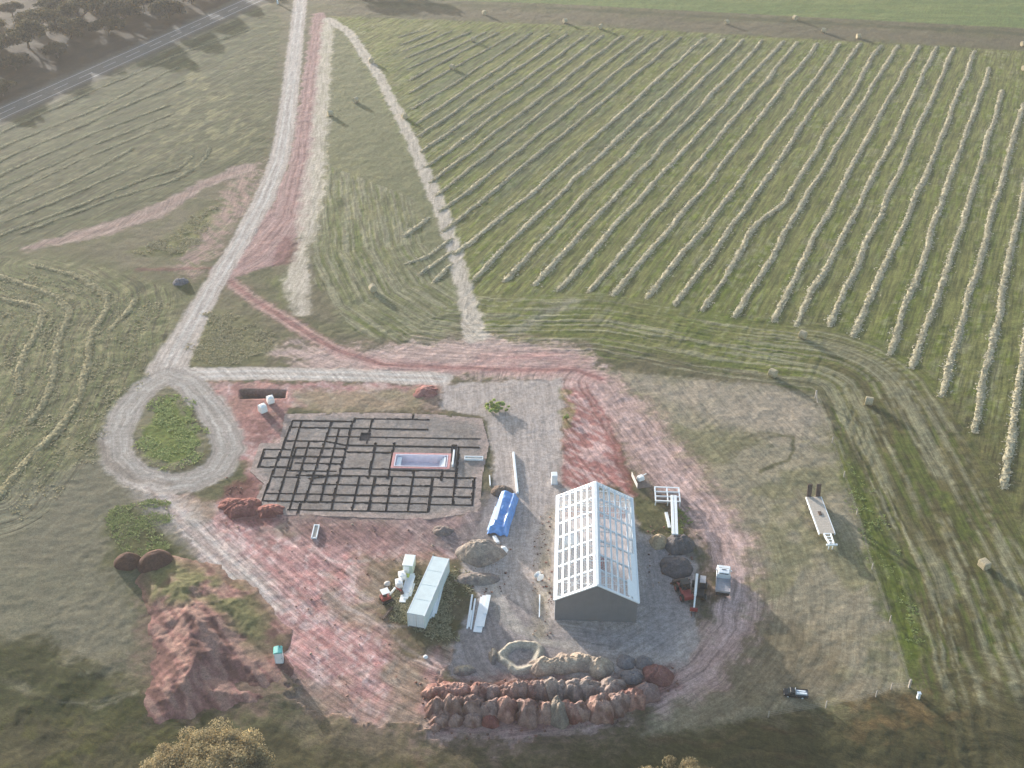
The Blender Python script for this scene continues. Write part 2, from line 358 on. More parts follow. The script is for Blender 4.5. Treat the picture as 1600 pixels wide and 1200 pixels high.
# bare red and pink earth
PINK, REDC, PALE = (210, 168, 164), (188, 132, 130), (230, 203, 198)
es = fbm(X / 1.0 + jx * 3, Y / 3.0 + jy * 3, 3, 61); es2 = fbm((X + Y) / 0.9, (X - Y) / 4, 3, 62)
site = [(235, 765), (330, 790), (400, 760), (360, 690), (330, 600), (690, 598), (690, 640), (450, 640), (410, 790), (760, 805), (745, 870), (620, 885), (585, 960), (640, 1030), (715, 1000), (690, 1060), (665, 1140), (560, 1130), (470, 1100), (430, 1040), (400, 960), (320, 880)]
region(site, PINK, 0.95, soft=1.5, wob=1.5, surf=3)
region(site, PALE, 0.75, streak=sstep(0.46, 0.62, es)); region(site, REDC, 0.6, streak=sstep(0.5, 0.66, 1 - es2))
region(site, (150, 138, 116), 0.7, streak=sstep(0.52, 0.7, fbm(X / 7, Y / 7, 3, 63)))
region([(560, 870), (640, 862), (700, 872), (740, 930), (725, 1000), (660, 1050), (590, 1000), (560, 930)], (136, 124, 102), 0.8, soft=2.5, wob=2)
region([(590, 890), (730, 890), (735, 990), (690, 1000), (600, 960)], (104, 104, 70), 0.7, soft=2, wob=2, streak=sstep(0.4, 0.6, med))
region([(420, 1050), (560, 1090), (700, 1140), (1000, 1140), (900, 1180), (600, 1190), (450, 1120)], (150, 134, 118), 0.6, soft=4, wob=3)
region([(878, 590), (925, 572), (945, 620), (968, 700), (990, 780), (950, 757), (872, 775), (876, 680)], REDC, 0.85, soft=1.1, wob=1.0, surf=3)
region([(878, 590), (925, 572), (945, 620), (968, 700), (990, 780), (950, 757), (872, 775), (876, 680)], PALE, 0.6, streak=sstep(0.5, 0.62, es2))
band = [(940, 600), (985, 660), (1040, 730), (1095, 790), (1135, 850), (1150, 910), (1138, 980), (1090, 1040), (1010, 1085), (900, 1125), (760, 1140), (680, 1140)]
stroke(band, [8, 10, 10, 9, 7, 6, 7, 8, 5, 4, 4, 3], (194, 162, 156), 0.85, soft=2.6, wob=2.5, surf=3)
stroke(band, [4, 5, 5, 5, 4, 4, 4, 4, 3, 3, 3, 3], PALE, 0.5, soft=1.5, wob=2, dashed=0.6, seed=3)
stroke([(900, 592), (935, 650), (960, 705), (985, 775)], 0.7, (150, 98, 94), 0.8, soft=0.4); stroke([(905, 585), (945, 650), (972, 715), (992, 775)], 0.6, (150, 98, 94), 0.8, soft=0.4)
region([(400, 535), (560, 545), (740, 525), (900, 540), (960, 590), (900, 600), (680, 590), (480, 582)], (212, 184, 178), 0.85, soft=3, wob=2.5, surf=3)
stroke([(340, 425), (400, 470), (455, 505), (520, 545), (600, 570), (760, 577), (900, 578), (940, 592)], [2, 3, 3.4, 3, 3, 3, 3.4, 3], (192, 150, 146), 0.85, soft=1.2, wob=0.8, surf=3, ruts=[(0.2, (140, 92, 90), 0.7), (1.2, (206, 176, 168), 0.6)])
stroke([(760, 560), (850, 556), (900, 565)], 4, (196, 150, 146), 0.7, soft=2, dashed=0.4)
stroke([(498, 22), (484, 130), (470, 250), (448, 340), (400, 400), (345, 430)], [4, 5, 6, 11, 13, 6], (186, 152, 148), 0.95, soft=0.8, wob=1.2, surf=3, ruts=[(0.8, (148, 108, 104), 0.6), (2.4, (198, 172, 164), 0.5)])
region([(410, 250), (395, 320), (300, 440), (270, 420), (320, 350), (360, 280)], (180, 150, 142), 0.85, soft=2, wob=3, surf=3, streak=sstep(0.3, 0.5, es2))
region([(440, 370), (472, 375), (465, 410), (425, 415)], (146, 106, 104), 0.85, soft=0.8, wob=0.8)
stroke([(45, 388), (150, 362), (235, 335), (310, 292), (385, 262)], [3, 6, 7, 4, 6], (170, 146, 138), 0.95, soft=1, wob=1.5, surf=3, ruts=[(0.3, (150, 122, 114), 0.5), (1.8, (192, 172, 160), 0.5)])
stroke([(215, 421), (300, 420), (350, 418)], 1.2, (140, 98, 94), 0.8)
region([(385, 700), (400, 660), (455, 640), (440, 600), (360, 600), (350, 640)], (172, 126, 120), 0.8, soft=1.5, wob=1.5)
region([(395, 655), (450, 642), (425, 690), (395, 700)], (138, 96, 92), 0.8, soft=1.2)
region([(352, 760), (395, 738), (412, 750), (408, 785), (450, 795), (440, 815), (400, 820), (352, 812)], (140, 96, 92), 0.9, soft=0.8, wob=1.2)
region([(650, 595), (682, 592), (680, 620), (655, 625)], (176, 116, 112), 0.8, soft=1, wob=1)
region([(430, 800), (600, 805), (760, 800), (750, 850), (640, 860), (480, 850)], (152, 134, 132), 0.8, soft=2, wob=1.5)
region([(440, 815), (600, 815), (640, 850), (500, 860)], (152, 112, 110), 0.6, soft=2.5, wob=2)
region([(460, 610), (660, 608), (655, 645), (470, 645)], (150, 140, 112), 0.75, soft=1.5, wob=1.5)
region([(245, 905), (300, 890), (420, 960), (440, 1060), (420, 1110), (250, 1115), (215, 1030), (235, 950)], (158, 132, 122), .8, soft=2.5, wob=3)
# grass in and around
region([(300, 500), (340, 478), (400, 500), (430, 545), (400, 575), (300, 575), (285, 550)], (140, 138, 100), 0.85, soft=1.5, wob=1.5)
region([(250, 380), (330, 320), (330, 350), (280, 400), (190, 395)], (136, 138, 84), 0.8, soft=2, wob=2)
region([(170, 800), (240, 780), (280, 840), (270, 880), (170, 880)], (104, 108, 68), 0.8, soft=1.5, wob=2)
region([(420, 440), (455, 420), (450, 480)], (132, 140, 88), 0.6, soft=2)
# tracks and driveway
GRAV = (206, 194, 186)
stroke([(513, 30), (505, 130), (497, 230), (489, 300), (482, 345), (474, 390), (462, 440), (472, 490)], [4, 4.6, 4.6, 5.5, 5, 2.6, 5.5, 2.5], (216, 204, 190), 0.9, soft=1.2, wob=1.2, surf=1, dashed=.25)
stroke([(513, 30), (545, 50), (592, 118), (640, 213), (690, 330), (716, 410), (733, 480), (742, 525)], [4, 3.4, 3.4, 3.2, 3.6, 3.6, 3.8, 5], (214, 202, 190), 0.9, soft=0.6, wob=0.8, surf=1, ruts=[(0.0, (176, 168, 158), 0.5)])
stroke([(800, 520), (850, 492), (895, 470)], 2.5, (190, 182, 170), 0.5, soft=1.5)
stroke([(470, -6), (466, 30), (456, 120), (446, 200), (436, 250), (412, 312), (375, 378), (332, 448), (292, 520), (262, 575)], [5, 5, 5.2, 5.2, 5.2, 5.2, 4.6, 4.8, 6, 8], GRAV, 0.97, soft=0.45, wob=0.35, surf=1, ruts=[(0.85, (226, 222, 218), 0.8), (0.0, (178, 172, 170), 0.6)])
stroke([(238, 500), (262, 520), (300, 455)], 0.8, (200, 190, 175), 0.0)
stroke([(282, 586), (400, 583), (550, 586), (690, 592)], [5, 4.4, 4.2, 4.5], (218, 206, 198), 0.95, soft=0.45, wob=0.4, surf=1, ruts=[(0.85, (232, 228, 224), 0.8), (0.0, (190, 182, 176), 0.6)])
loop = [(262, 585), (293, 598), (325, 632), (350, 668), (358, 702), (338, 735), (300, 752), (255, 756), (212, 744), (184, 715), (182, 680), (198, 640), (228, 605), (262, 585)]
stroke(loop, 5.8, (186, 178, 172), 0.95, soft=0.6, wob=0.6, surf=1, ruts=[(0.9, (206, 200, 194), 0.6), (2.2, (162, 150, 144), 0.5), (0.0, (170, 160, 154), 0.4)])
stroke([(265, 757), (215, 752), (170, 722), (160, 690)], 1.6, (130, 118, 108), 0.6, soft=0.5)
isl = [(264, 602), (284, 622), (306, 652), (324, 690), (314, 717), (270, 734), (230, 724), (212, 697), (214, 662), (236, 624)]
region(isl, (150, 144, 118), 0.95, soft=0.3, wob=0.15, surf=0)
region([(264, 616), (290, 645), (314, 690), (300, 712), (265, 726), (228, 708), (226, 675), (245, 636)], (122, 140, 68), 0.9, soft=0.9, wob=1.2)
stroke([(230, 762), (300, 830), (375, 900), (420, 950)], [5, 6, 6, 4], (212, 200, 192), 0.75, soft=1.6, wob=1.2, ruts=[(1.0, (226, 216, 208), 0.6), (0.0, (178, 156, 148), 0.5)])
for k in range(18):
    t = rng.uniform(0, 1); u = 440 + 230 * t + rng.uniform(-30, 30); v = 880 + 180 * t + rng.uniform(-60, 40)
    stroke([(u, v), (u + 40, v + rng.uniform(10, 30)), (u + 90, v + rng.uniform(10, 70))], 0.6, [(214, 196, 188), (160, 128, 122)][k % 2], 0.5, soft=0.3, dashed=0.5, seed=k)
for o in (0, 9, 22): stroke([(440 + o, 1040), (470 + o, 1075), (520 + o, 1105)], 0.5, (140, 118, 108), 0.6, soft=0.25)
# grey gravel yard round the shed
yard = [(690, 600), (880, 592), (876, 760), (985, 775), (1000, 830), (1040, 840), (1090, 880), (1080, 940), (1092, 1000), (1060, 1045), (1000, 1060), (720, 1068), (700, 1045), (722, 980), (745, 935), (715, 880), (755, 815), (772, 740), (757, 650), (690, 640)]
region(yard, (204, 188, 180), 0.95, soft=0.6, wob=0.8, surf=2)
region([(722, 985), (770, 930), (850, 960), (880, 1000), (860, 1060), (720, 1065), (702, 1045)], (158, 148, 148), 0.85, soft=1.5, wob=1)
region([(996, 850), (1085, 850), (1085, 960), (1050, 1020), (880, 1010), (880, 985), (996, 985)], (164, 156, 158), 0.7, soft=2, wob=1)  # darker gravel right of and before the shed: its shadow painted in
region([(735, 770), (785, 760), (770, 850), (720, 880), (680, 850), (730, 820)], (140, 132, 132), 0.75, soft=1.2, wob=1)
for o in (-9, -3, 3, 9): stroke([(760 + o, 905), (790 + o * 1.3, 965), (840 + o, 1000), (900, 1012 + o)], 0.7, (194, 184, 172), 0.6, soft=0.4)
for o in range(5): stroke([(812 + o * 12, 650), (815 + o * 11, 760), (820 + o * 7, 880)], 0.6, (188, 180, 180), 0.45, soft=0.4, dashed=0.4, seed=o)
stroke([(862, 800), (850, 880), (846, 990)], 2.2, (178, 164, 138), 0.7, soft=0.8, wob=1, dashed=0.5)
region([(880, 795), (984, 795), (990, 965), (874, 965)], (182, 150, 148), 0.8, soft=0.5, wob=0.3)
region([(880, 600), (890, 610), (890, 668), (878, 668)], (140, 142, 84), 0.6, soft=0.6)
region([(665, 1070), (760, 1060), (1000, 1050), (1055, 1030), (1060, 1070), (960, 1115), (800, 1145), (680, 1140)], (150, 110, 104), .85, soft=1.2, wob=1.5)
# sealed road, top left
road_px = [(-500, 425), (0, 178), (200, 88), (400, -2), (560, -72)]
stroke(road_px, 13, (118, 114, 104), 0.9, soft=1.5, wob=1)
idx, m = stroke(road_px, 8.6, (124, 120, 116), 1.0, soft=0.3, wob=0.1, surf=4)
stroke([(0, 197), (200, 107), (420, 5)], 1.6, (176, 166, 146), 0.6, dashed=0.7); stroke([(0, 208), (200, 118), (430, 10)], 4, (88, 92, 66), 0.8, soft=1.2)
C *= (0.86 + 0.28 * fin)[:, None]; C *= (0.9 + 0.2 * fbm(X / 0.55, Y / 0.55, 1, 77))[:, None]
lum = C.mean(1, keepdims=True); C = lum + (C - lum) * np.where(SURF == 2, .9, np.where(SURF == 3, 1.1, 1.2))[:, None]; C[SURF == 0] *= .72; C = np.clip(C, 0.008, 0.8)
# direction of swaths and wheel tracks
LAY = np.c_[va, ua, np.full(len(X), .25)].astype(np.float32)
def lay_poly(pts, cross, along, s):
    m_ = poly_sd(X, Y, pxs(pts)) < 0; LAY[m_] = np.c_[cross, along, np.full(len(X), s)][m_]
def lay_line(m_, pts, s):
    dd, pp = seg_dist(X[m_] + jx[m_] * .5, Y[m_], pxs(pts)); LAY[m_] = np.c_[dd, pp, np.full(m_.sum(), s)]
lay_poly(fr, va, ua, 1.25); lay_poly(fl, vl, ul, 1.5)
LAY[hb > .3] = np.c_[hd, hp, np.full(len(X), 1.0)][hb > .3]
mdw = poly_sd(X, Y, pxs([(-200, 420), (60, 400), (180, 420), (290, 460), (240, 590), (160, 700), (60, 820), (-300, 1000)])) < 0
lay_line(mdw, [(130 * .37, 413), (120, 432), (165, 461), (167, 483), (143, 523), (135, 575), (92, 670), (0, 780)], 1.5)
padk = poly_sd(X, Y, pxs([(935, 575), (1200, 604), (1274, 620), (1340, 810), (1420, 1072), (1200, 1118), (1000, 1150), (900, 700)])) < 0
lay_line(padk, band, .55)
be = SURF == 3
lay_line(be & (X > -8), band, .9)
lay_line(be & (X <= -8) & (Y < 140), [(230, 762), (300, 830), (375, 900), (470, 985), (600, 1080), (700, 1130)], 1.0)
lay_line(be & (Y > 183), [(340, 425), (400, 470), (520, 545), (600, 570), (940, 592)], .8)
lay_line(be & (Y > 205) & (X < -50), [(498, 22), (484, 130), (470, 250), (448, 340), (400, 400), (345, 430)], .8)
lay_line(SURF == 2, [(800, 600), (815, 760), (805, 900), (840, 1000), (960, 1020), (1060, 960), (1040, 860), (1000, 800)], .5)
lay_line(SURF == 1, [(470, -6), (456, 120), (436, 250), (375, 378), (292, 520), (262, 575)] + loop, .6)
fg = (Y < 112) & (SURF == 0) & (~padk); LAY[fg] = np.c_[(X * .35 + Y) + jx * 3, X, np.full(len(X), .7)][fg]
# heights
rough = np.full(len(X), 1.0, np.float32); rough[SURF == 1] = 0.3; rough[SURF == 2] = 0.45; rough[SURF == 3] = 0.9; rough[SURF == 4] = 0.0
Z = ((fbm(X / 1.0, Y / 1.0, 3, 81) - 0.5) * 0.16 + (fbm(X / 4, Y / 4, 2, 85) - 0.5) * 0.18) * rough
Z += (streak_r - 0.5) * 0.10 * (poly_sd(X, Y, pxs(fr)) < 0)
Z += (hs - 0.5) * 0.14 * hb
near = np.exp(-((Y - 100) / 16) ** 2) * (fbm(X / 7, Y / 7, 2, 88) - 0.4) * 0.8 * (SURF == 0)
Z += near
def carve(pts, depth, soft=0.35):
    P = pxs(pts); idx = np.nonzero(bbox(P, 2))[0]; sd = poly_sd(X[idx], Y[idx], P)
    m = 1 - sstep(-soft, soft, sd); Z[idx] = Z[idx] * (1 - m) + m * depth
    return idx, m
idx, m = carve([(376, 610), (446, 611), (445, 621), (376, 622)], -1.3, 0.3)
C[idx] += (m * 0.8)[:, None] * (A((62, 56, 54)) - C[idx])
stroke([(376, 609), (446, 610)], 0.7, (120, 112, 106), 0.6, soft=0.3)
Z[(np.abs(X) > 216) | (Y > 463) | (Y < 81)] = 0

# house pad frame
hO = px(432, 720); hx = Vector((math.cos(-0.028), math.sin(-0.028), 0)); hy = Vector((0.028, 1, 0)).normalized()
def z2(x, y): return (360 + x * 0.275, 580 + y * 0.275)
def hframe(p): q = Vector((p[0], p[1], 0)) - Vector((hO.x, hO.y, 0)); return q.dot(hx), q.dot(hy)
pad_poly_px = [z2(310, 245), z2(700, 235), z2(1150, 245), z2(1430, 270), z2(1470, 420), z2(1430, 600), z2(1420, 800), z2(1120, 845), z2(290, 815), z2(130, 755), z2(190, 640), z2(110, 570), z2(170, 410), z2(280, 410)]
pad_h = [hframe(px(*p)) for p in pad_poly_px]
# faces into surfaces
iy_, ix_ = np.mgrid[0:NY - 1, 0:NX - 1]
a = (iy_ * NX + ix_).ravel()
Q = np.stack([a, a + 1, a + NX + 1, a + NX], 1)
fx = X[Q].mean(1); fy = Y[Q].mean(1)
dx_, dy_ = fx - hO.x, fy - hO.y
hu, hv = dx_ * hx.x + dy_ * hx.y, dx_ * hy.x + dy_ * hy.y
padmask = poly_sd(hu, hv, pad_h) < -0.35
fs = np.median(SURF[Q], axis=1).astype(np.int8)
fs[padmask] = 9
names = {0: 'ground', 1: 'driveway', 2: 'gravel_yard', 3: 'bare_earth', 4: 'road'}
V3 = np.c_[X, Y, Z]
for k, nm in names.items():
    q = Q[fs == k]
    if not len(q): continue
    used, inv = np.unique(q, return_inverse=True)
    o = link_mesh(nm, V3[used], inv.reshape(q.shape).astype(np.int32), SOIL, cols=C[used], smooth=True, lay=LAY[used])
    tag(o, kind='structure')
def ground_z(p): return 0.0

# road line paint (edge lines and a broken centre line), as thin sheets over the road
rp = [px(*p) for p in road_px]
def offset_line(off, w, z, u0=0, u1=1e9, dash=None):
    mb = MB(); L = 0
    for i in range(len(rp) - 1):
        a_, b_ = rp[i], rp[i + 1]; dvec = (b_ - a_); ln = dvec.length; t = dvec / ln; n = Vector((-t.y, t.x, 0))
        s = 0
        while s < ln:
            e = min(s + (dash[0] if dash else ln), ln)
            p, q = a_ + t * s + n * off, a_ + t * e + n * off
            mb.add([(*(p - n * w / 2)[:2], z), (*(q - n * w / 2)[:2], z), (*(q + n * w / 2)[:2], z), (*(p + n * w / 2)[:2], z)], [(0, 1, 2, 3)])
            s = e + (dash[1] if dash else 0)
    return mb
rl = thing('road_marking', 'white painted edge and centre lines on the sealed country road', 'road marking')
offset_line(3.1, 0.22, 0.012).build('edge_line', LINE, rl); offset_line(-3.1, 0.22, 0.012).build('edge_line', LINE, rl)
offset_line(0, 0.22, 0.012, dash=(6, 5)).build('centre_line', LINE, rl)

# ------------------------------------------------------------------ house pad with its footing trenches
SEG = [(355,280,690,290),(705,270,1125,278),(705,270,705,292),(345,322,690,325),(700,325,1120,335),(545,370,735,378),(790,375,1418,388),(325,398,540,400),(540,400,670,425),
 (670,422,1410,436),(195,445,340,447),(360,437,660,440),(665,460,920,465),(175,497,265,495),(265,495,400,488),(350,485,650,490),(160,545,330,548),(370,522,620,530),
 (320,565,600,572),(625,552,900,560),(900,560,1285,572),(235,602,380,604),(380,592,620,598),(450,612,620,590),(620,595,1390,610),(460,640,1140,658),(1150,658,1385,665),
 (195,692,560,705),(560,705,1260,715),(1260,715,1375,718),(180,738,1110,756),(1125,758,1367,764),(330,788,1112,803),
 (355,283,180,738),(195,445,160,545),(415,285,255,735),(575,290,420,745),(405,755,338,945),(630,325,500,735),(695,290,570,790),(810,275,772,410),(832,410,777,610),
 (738,600,685,795),(940,410,885,610),(825,605,780,795),(920,605,880,795),(1050,565,1000,800),(1205,570,1198,622),(1160,610,1113,800),(1305,440,1255,760),
 (1390,610,1367,764),(452,400,332,790),(378,440,332,560),(1042,190,1042,270)]
st = 0.16
pu = np.array(pad_h); u0, u1, v0, v1 = pu[:, 0].min() - .2, pu[:, 0].max() + .2, pu[:, 1].min() - 4.5, pu[:, 1].max() + 3.2
gu, gv = np.arange(u0, u1, st), np.arange(v0, v1, st)
GU, GV = np.meshgrid(gu, gv)
tr = np.full(GU.shape, 1e9)
for s in SEG:
    p = np.array([hframe(px(*z2(s[0], s[1]))), hframe(px(*z2(s[2], s[3])))])
    if abs(p[0, 1] - p[1, 1]) < 0.75: p[:, 1] = p[:, 1].mean()
    if abs(p[0, 0] - p[1, 0]) < 0.75: p[:, 0] = p[:, 0].mean()
    dd, _ = seg_dist(GU, GV, p); tr = np.minimum(tr, dd)
def rect_h(a_, b_):
    p, q = hframe(px(*z2(*a_))), hframe(px(*z2(*b_))); return min(p[0], q[0]), max(p[0], q[0]), min(p[1], q[1]), max(p[1], q[1])
pit = rect_h((742, 350), (790, 395))
tr = np.where((GU > pit[0]) & (GU < pit[1]) & (GV > pit[2]) & (GV < pit[3]), 0, tr)
wide = rect_h((1255, 420), (1275, 515)); tr = np.where((GU > wide[0]) & (GU < wide[1]) & (GV > wide[2]) & (GV < wide[3]), 0, tr)
pool = rect_h((945, 478), (1225, 545))
inpool = (GU > pool[0] - .1) & (GU < pool[1] + .1) & (GV > pool[2] - .1) & (GV < pool[3] + .1)
sdp = poly_sd(GU, GV, pad_h)
wobx = (fbm(GU / 0.8, GV / 0.8, 2, 101) - 0.5) * 0.12
trench = (tr + wobx < 0.2) & ~inpool
inside = (sdp < 0)
PZ, TZ = 0.06, -0.32
cell_t = trench & inside; cell_p = inside & ~trench & ~inpool
def cells(mask, z, cf, noise=0.0):
    jj, ii = np.nonzero(mask); n = len(ii)
    cx, cy = gu[ii], gv[jj]; h = st / 2
    vs = np.stack([np.stack([cx - h, cy - h], 1), np.stack([cx + h, cy - h], 1), np.stack([cx + h, cy + h], 1), np.stack([cx - h, cy + h], 1)], 1).reshape(-1, 2)
    key = np.round((vs - [u0, v0]) / st * 2).astype(np.int64); kk = key[:, 0] * 100000 + key[:, 1]
    uq, fi, inv = np.unique(kk, return_index=True, return_inverse=True)
    p = vs[fi]
    W = np.c_[hO.x + p[:, 0] * hx.x + p[:, 1] * hy.x, hO.y + p[:, 0] * hx.y + p[:, 1] * hy.y, np.full(len(p), z) + (fbm(p[:, 0] / .9, p[:, 1] / .9, 3, 111) - .5) * noise]
    return W, inv.reshape(-1, 4), cf(p)
def padcol(p):
    c = np.tile(A((158, 150, 146)), (len(p), 1)); n = fbm(p[:, 0] / 3, p[:, 1] / 3, 3, 120); n2 = fbm(p[:, 0] / .7, p[:, 1] / .7, 3, 124)
    c += (sstep(.45, .7, n) * .7)[:, None] * (A((172, 158, 150)) - c); c += (sstep(.5, .7, 1 - n) * .5)[:, None] * (A((146, 132, 124)) - c)
    e = sstep(-2.2, -.2, poly_sd(p[:, 0], p[:, 1], pad_h) + (n2 - .5) * 2); c += e[:, None] * (A((188, 168, 160)) - c)
    return c * (0.8 + 0.4 * n2)[:, None]
W, Fc, cc = cells(cell_p, PZ, padcol, 0.08)
pad = tag(link_mesh('building_pad', W, Fc, SOIL, cols=cc), kind='structure')
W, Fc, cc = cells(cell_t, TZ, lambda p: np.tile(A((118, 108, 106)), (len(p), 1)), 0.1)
# trench walls and the pad's outer skirt
wall_v, wall_f, wall_c = [], [], []
solid = cell_p
def wall(ua_, va_, ub_, vb_, zt, zb, wc):
    b = len(wall_v)
    for (u_, v_, z_) in ((ua_, va_, zb), (ub_, vb_, zb), (ub_, vb_, zt), (ua_, va_, zt)):
        wall_v.append((hO.x + u_ * hx.x + v_ * hy.x, hO.y + u_ * hx.y + v_ * hy.y, z_))
    wall_f.append((b, b + 1, b + 2, b + 3)); wall_c.extend([wc] * 4)
h = st / 2
jj, ii = np.nonzero(cell_p)
for j, i in zip(jj, ii):
    for dj, di, e in ((0, 1, (h, -h, h, h)), (0, -1, (-h, h, -h, -h)), (1, 0, (h, h, -h, h)), (-1, 0, (-h, -h, h, -h))):
        nj, ni = j + dj, i + di
        if not (0 <= nj < GU.shape[0] and 0 <= ni < GU.shape[1]) or not cell_p[nj, ni]:
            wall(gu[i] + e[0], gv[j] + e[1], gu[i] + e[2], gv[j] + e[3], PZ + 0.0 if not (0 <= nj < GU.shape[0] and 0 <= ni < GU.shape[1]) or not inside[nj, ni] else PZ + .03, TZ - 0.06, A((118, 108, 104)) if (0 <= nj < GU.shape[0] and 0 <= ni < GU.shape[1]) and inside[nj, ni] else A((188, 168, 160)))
tv = np.concatenate([W, np.array(wall_v)]); tf = np.concatenate([Fc, np.array(wall_f) + len(W)])
tc = np.concatenate([cc, np.array(wall_c)])
tag(link_mesh('footing_trench', tv, tf, SOIL, parent=pad, cols=tc))
def hw(u_, v_, z=0.0): return Vector((hO.x + u_ * hx.x + v_ * hy.x, hO.y + u_ * hx.y + v_ * hy.y, z))
# swimming pool shell set in the pad
pr = math.atan2(hx.y, hx.x)
pc = hw((pool[0] + pool[1]) / 2, (pool[2] + pool[3]) / 2, PZ); plx, ply = pool[1] - pool[0], pool[3] - pool[2]
sw = thing('swimming_pool', 'pale blue pool shell with red clay rim set in the footing grid', 'pool', pc, pr)
mb = MB()
hxl, hyl = plx / 2, ply / 2; dpt = -1.35
def ring(mb, xo, yo, xi, yi, z): 
    mb.add([(-xo, -yo, z), (xo, -yo, z), (xo, yo, z), (-xo, yo, z), (-xi, -yi, z), (xi, -yi, z), (xi, yi, z), (-xi, yi, z)], [(0, 1, 5, 4), (1, 2, 6, 5), (2, 3, 7, 6), (3, 0, 4, 7)])
mb.add([(-hxl, -hyl, .1), (hxl, -hyl, .1), (hxl, hyl, .1), (-hxl, hyl, .1), (-hxl + .15, -hyl + .15, dpt), (hxl - .15, -hyl + .15, dpt), (hxl - .15, hyl - .15, dpt), (-hxl + .15, hyl - .15, dpt)],
       [(0, 1, 5, 4), (1, 2, 6, 5), (2, 3, 7, 6), (3, 0, 4, 7), (4, 5, 6, 7)])
ring(mb, hxl + .16, hyl + .16, hxl, hyl, .1)
mb.build('shell', POOLB, sw)
mb = MB()
for k in range(3): mb.box((hxl - .35 - k * .35, 0, -0.15 - k * .32), (.34, ply - .5, .3))
mb.build('steps', WHITE, sw)
mb = MB(); mb.box((-hxl + .55, 0, -.3), (.8, ply - .5, .2)); mb.build('bench', WHITE, sw)
mb = MB()
for sx, sy, cx, cy in ((plx + 1.3, .45, 0, hyl + .4), (plx + 1.3, .45, 0, -hyl - .4), (.45, ply + .34, hxl + .4, 0), (.45, ply + .34, -hxl - .4, 0)):
    mb.box((cx, cy, .03), (sx, sy, .09))
mb.build('rim', POOLR, sw, bevel=.04)
mb = MB(); mb.box((hxl + 1.1, .6, .25), (.28, ply + 1.2, .5)); mb.build('end_panel', WHITE, sw, bevel=.02)

# ------------------------------------------------------------------ windrows of hay
def windrow_mesh(pts, w, h, seed, dens=15, step=0.4, c0=(214, 205, 176), c1=(150, 143, 112)):
    P = np.array(pts); segs = np.hypot(*np.diff(P, axis=0).T); L = np.r_[0, np.cumsum(segs)]
    n = max(4, int(L[-1] / step)); s = np.linspace(0, L[-1], n)
    x = np.interp(s, L, P[:, 0]); y = np.interp(s, L, P[:, 1])
    if len(P) > 2:
        k = max(3, int(10 / step)) | 1; pad_ = k // 2; ker = np.hanning(k + 2)[1:-1]; ker /= ker.sum()
        if n > 2 * k:
            x = np.convolve(np.pad(x, pad_, mode='reflect', reflect_type='odd'), ker, 'valid'); y = np.convolve(np.pad(y, pad_, mode='reflect', reflect_type='odd'), ker, 'valid')
    tx, ty = np.gradient(x), np.gradient(y); l = np.hypot(tx, ty); nx_, ny_ = -ty / l, tx / l
    wob = (vnoise(s / 2.6, s * 0, seed) - .5) * 0.25 + (vnoise(s / 14, s * 0, seed + 3) - .5) * 0.7
    x += nx_ * wob; y += ny_ * wob
    prof = [(-1.0, -.15), (-.72, .45), (-.3, .95), (.25, 1.0), (.7, .5), (1.0, -.15)]
    wv = w / 2 * (.7 + .35 * vnoise(s / 4.5, s * 0, seed + 4) + .3 * vnoise(s / 1.1, s * 0, seed + 5)); hv_ = h * (.6 + .45 * vnoise(s / 2.2, s * 0, seed + 9) + .25 * vnoise(s / .7, s * 0, seed + 7))
    fade = np.clip(np.minimum(s, L[-1] - s) / 1.5, .15, 1); hv_ = hv_ * fade; wv = wv * (.5 + .5 * fade)
    vs, cs = [], []
    for j, (a_, b_) in enumerate(prof):
        n1 = (vnoise(s / .5, s * 0 + j * 3.7, seed + 11) - .5)
        off = wv * (a_ + n1 * .55); zz = hv_ * (b_ + n1 * .5 * (abs(a_) < .9))
        vs.append(np.c_[x + nx_ * off, y + ny_ * off, zz])
        t = vnoise(s / .8, s * 0 + j * 5.1, seed + 13)[:, None]
        cs.append(A(c0) * t + A(c1) * (1 - t))
    V = np.stack(vs, 1).reshape(-1, 3); cs = np.stack(cs, 1).reshape(-1, 3); m_ = len(prof)
    i = np.arange(n - 1)[:, None] * m_ + np.arange(m_ - 1)[None]
    Fq = np.stack([i, i + m_, i + m_ + 1, i + 1], -1).reshape(-1, 4)
    r = np.random.default_rng(seed); m2 = int(L[-1] * dens); q = r.integers(0, n, m2); a_ = np.clip(r.normal(size=m2) * .75, -2.6, 2.6)
    off = wv[q] * a_; hz = hv_[q] * np.clip(1 - np.abs(a_) ** 2.2, 0, 1) * (.8 + .5 * r.random(m2)) + .03
    jx1 = r.normal(size=m2) * .2; cx_, cy_ = x[q] + nx_[q] * off + jx1, y[q] + ny_[q] * off + jx1 * .5
    th = r.uniform(0, 6.28, m2); ln = (.12 + .2 * r.random(m2)); wd = .05 + .07 * r.random(m2); tl = (r.random(m2) - .5) * .35
    ex, ey = np.cos(th), np.sin(th)
    c4 = np.stack([np.c_[cx_ + sx * ex * ln - sy * ey * wd, cy_ + sx * ey * ln + sy * ex * wd, hz + sx * tl * ln + .02 * sy] for sx, sy in ((-1, -1), (1, -1), (1, 1), (-1, 1))], 1).reshape(-1, 3)
    t = r.random(m2)[:, None]; k4 = np.repeat(A(c0) * 1.12 * t + A(c1) * (1 - t), 4, 0)
    Fq = np.concatenate([Fq, np.arange(4 * m2).reshape(-1, 4) + len(V)]); V = np.concatenate([V, c4]); cs = np.concatenate([cs, k4])
    return V, Fq, cs
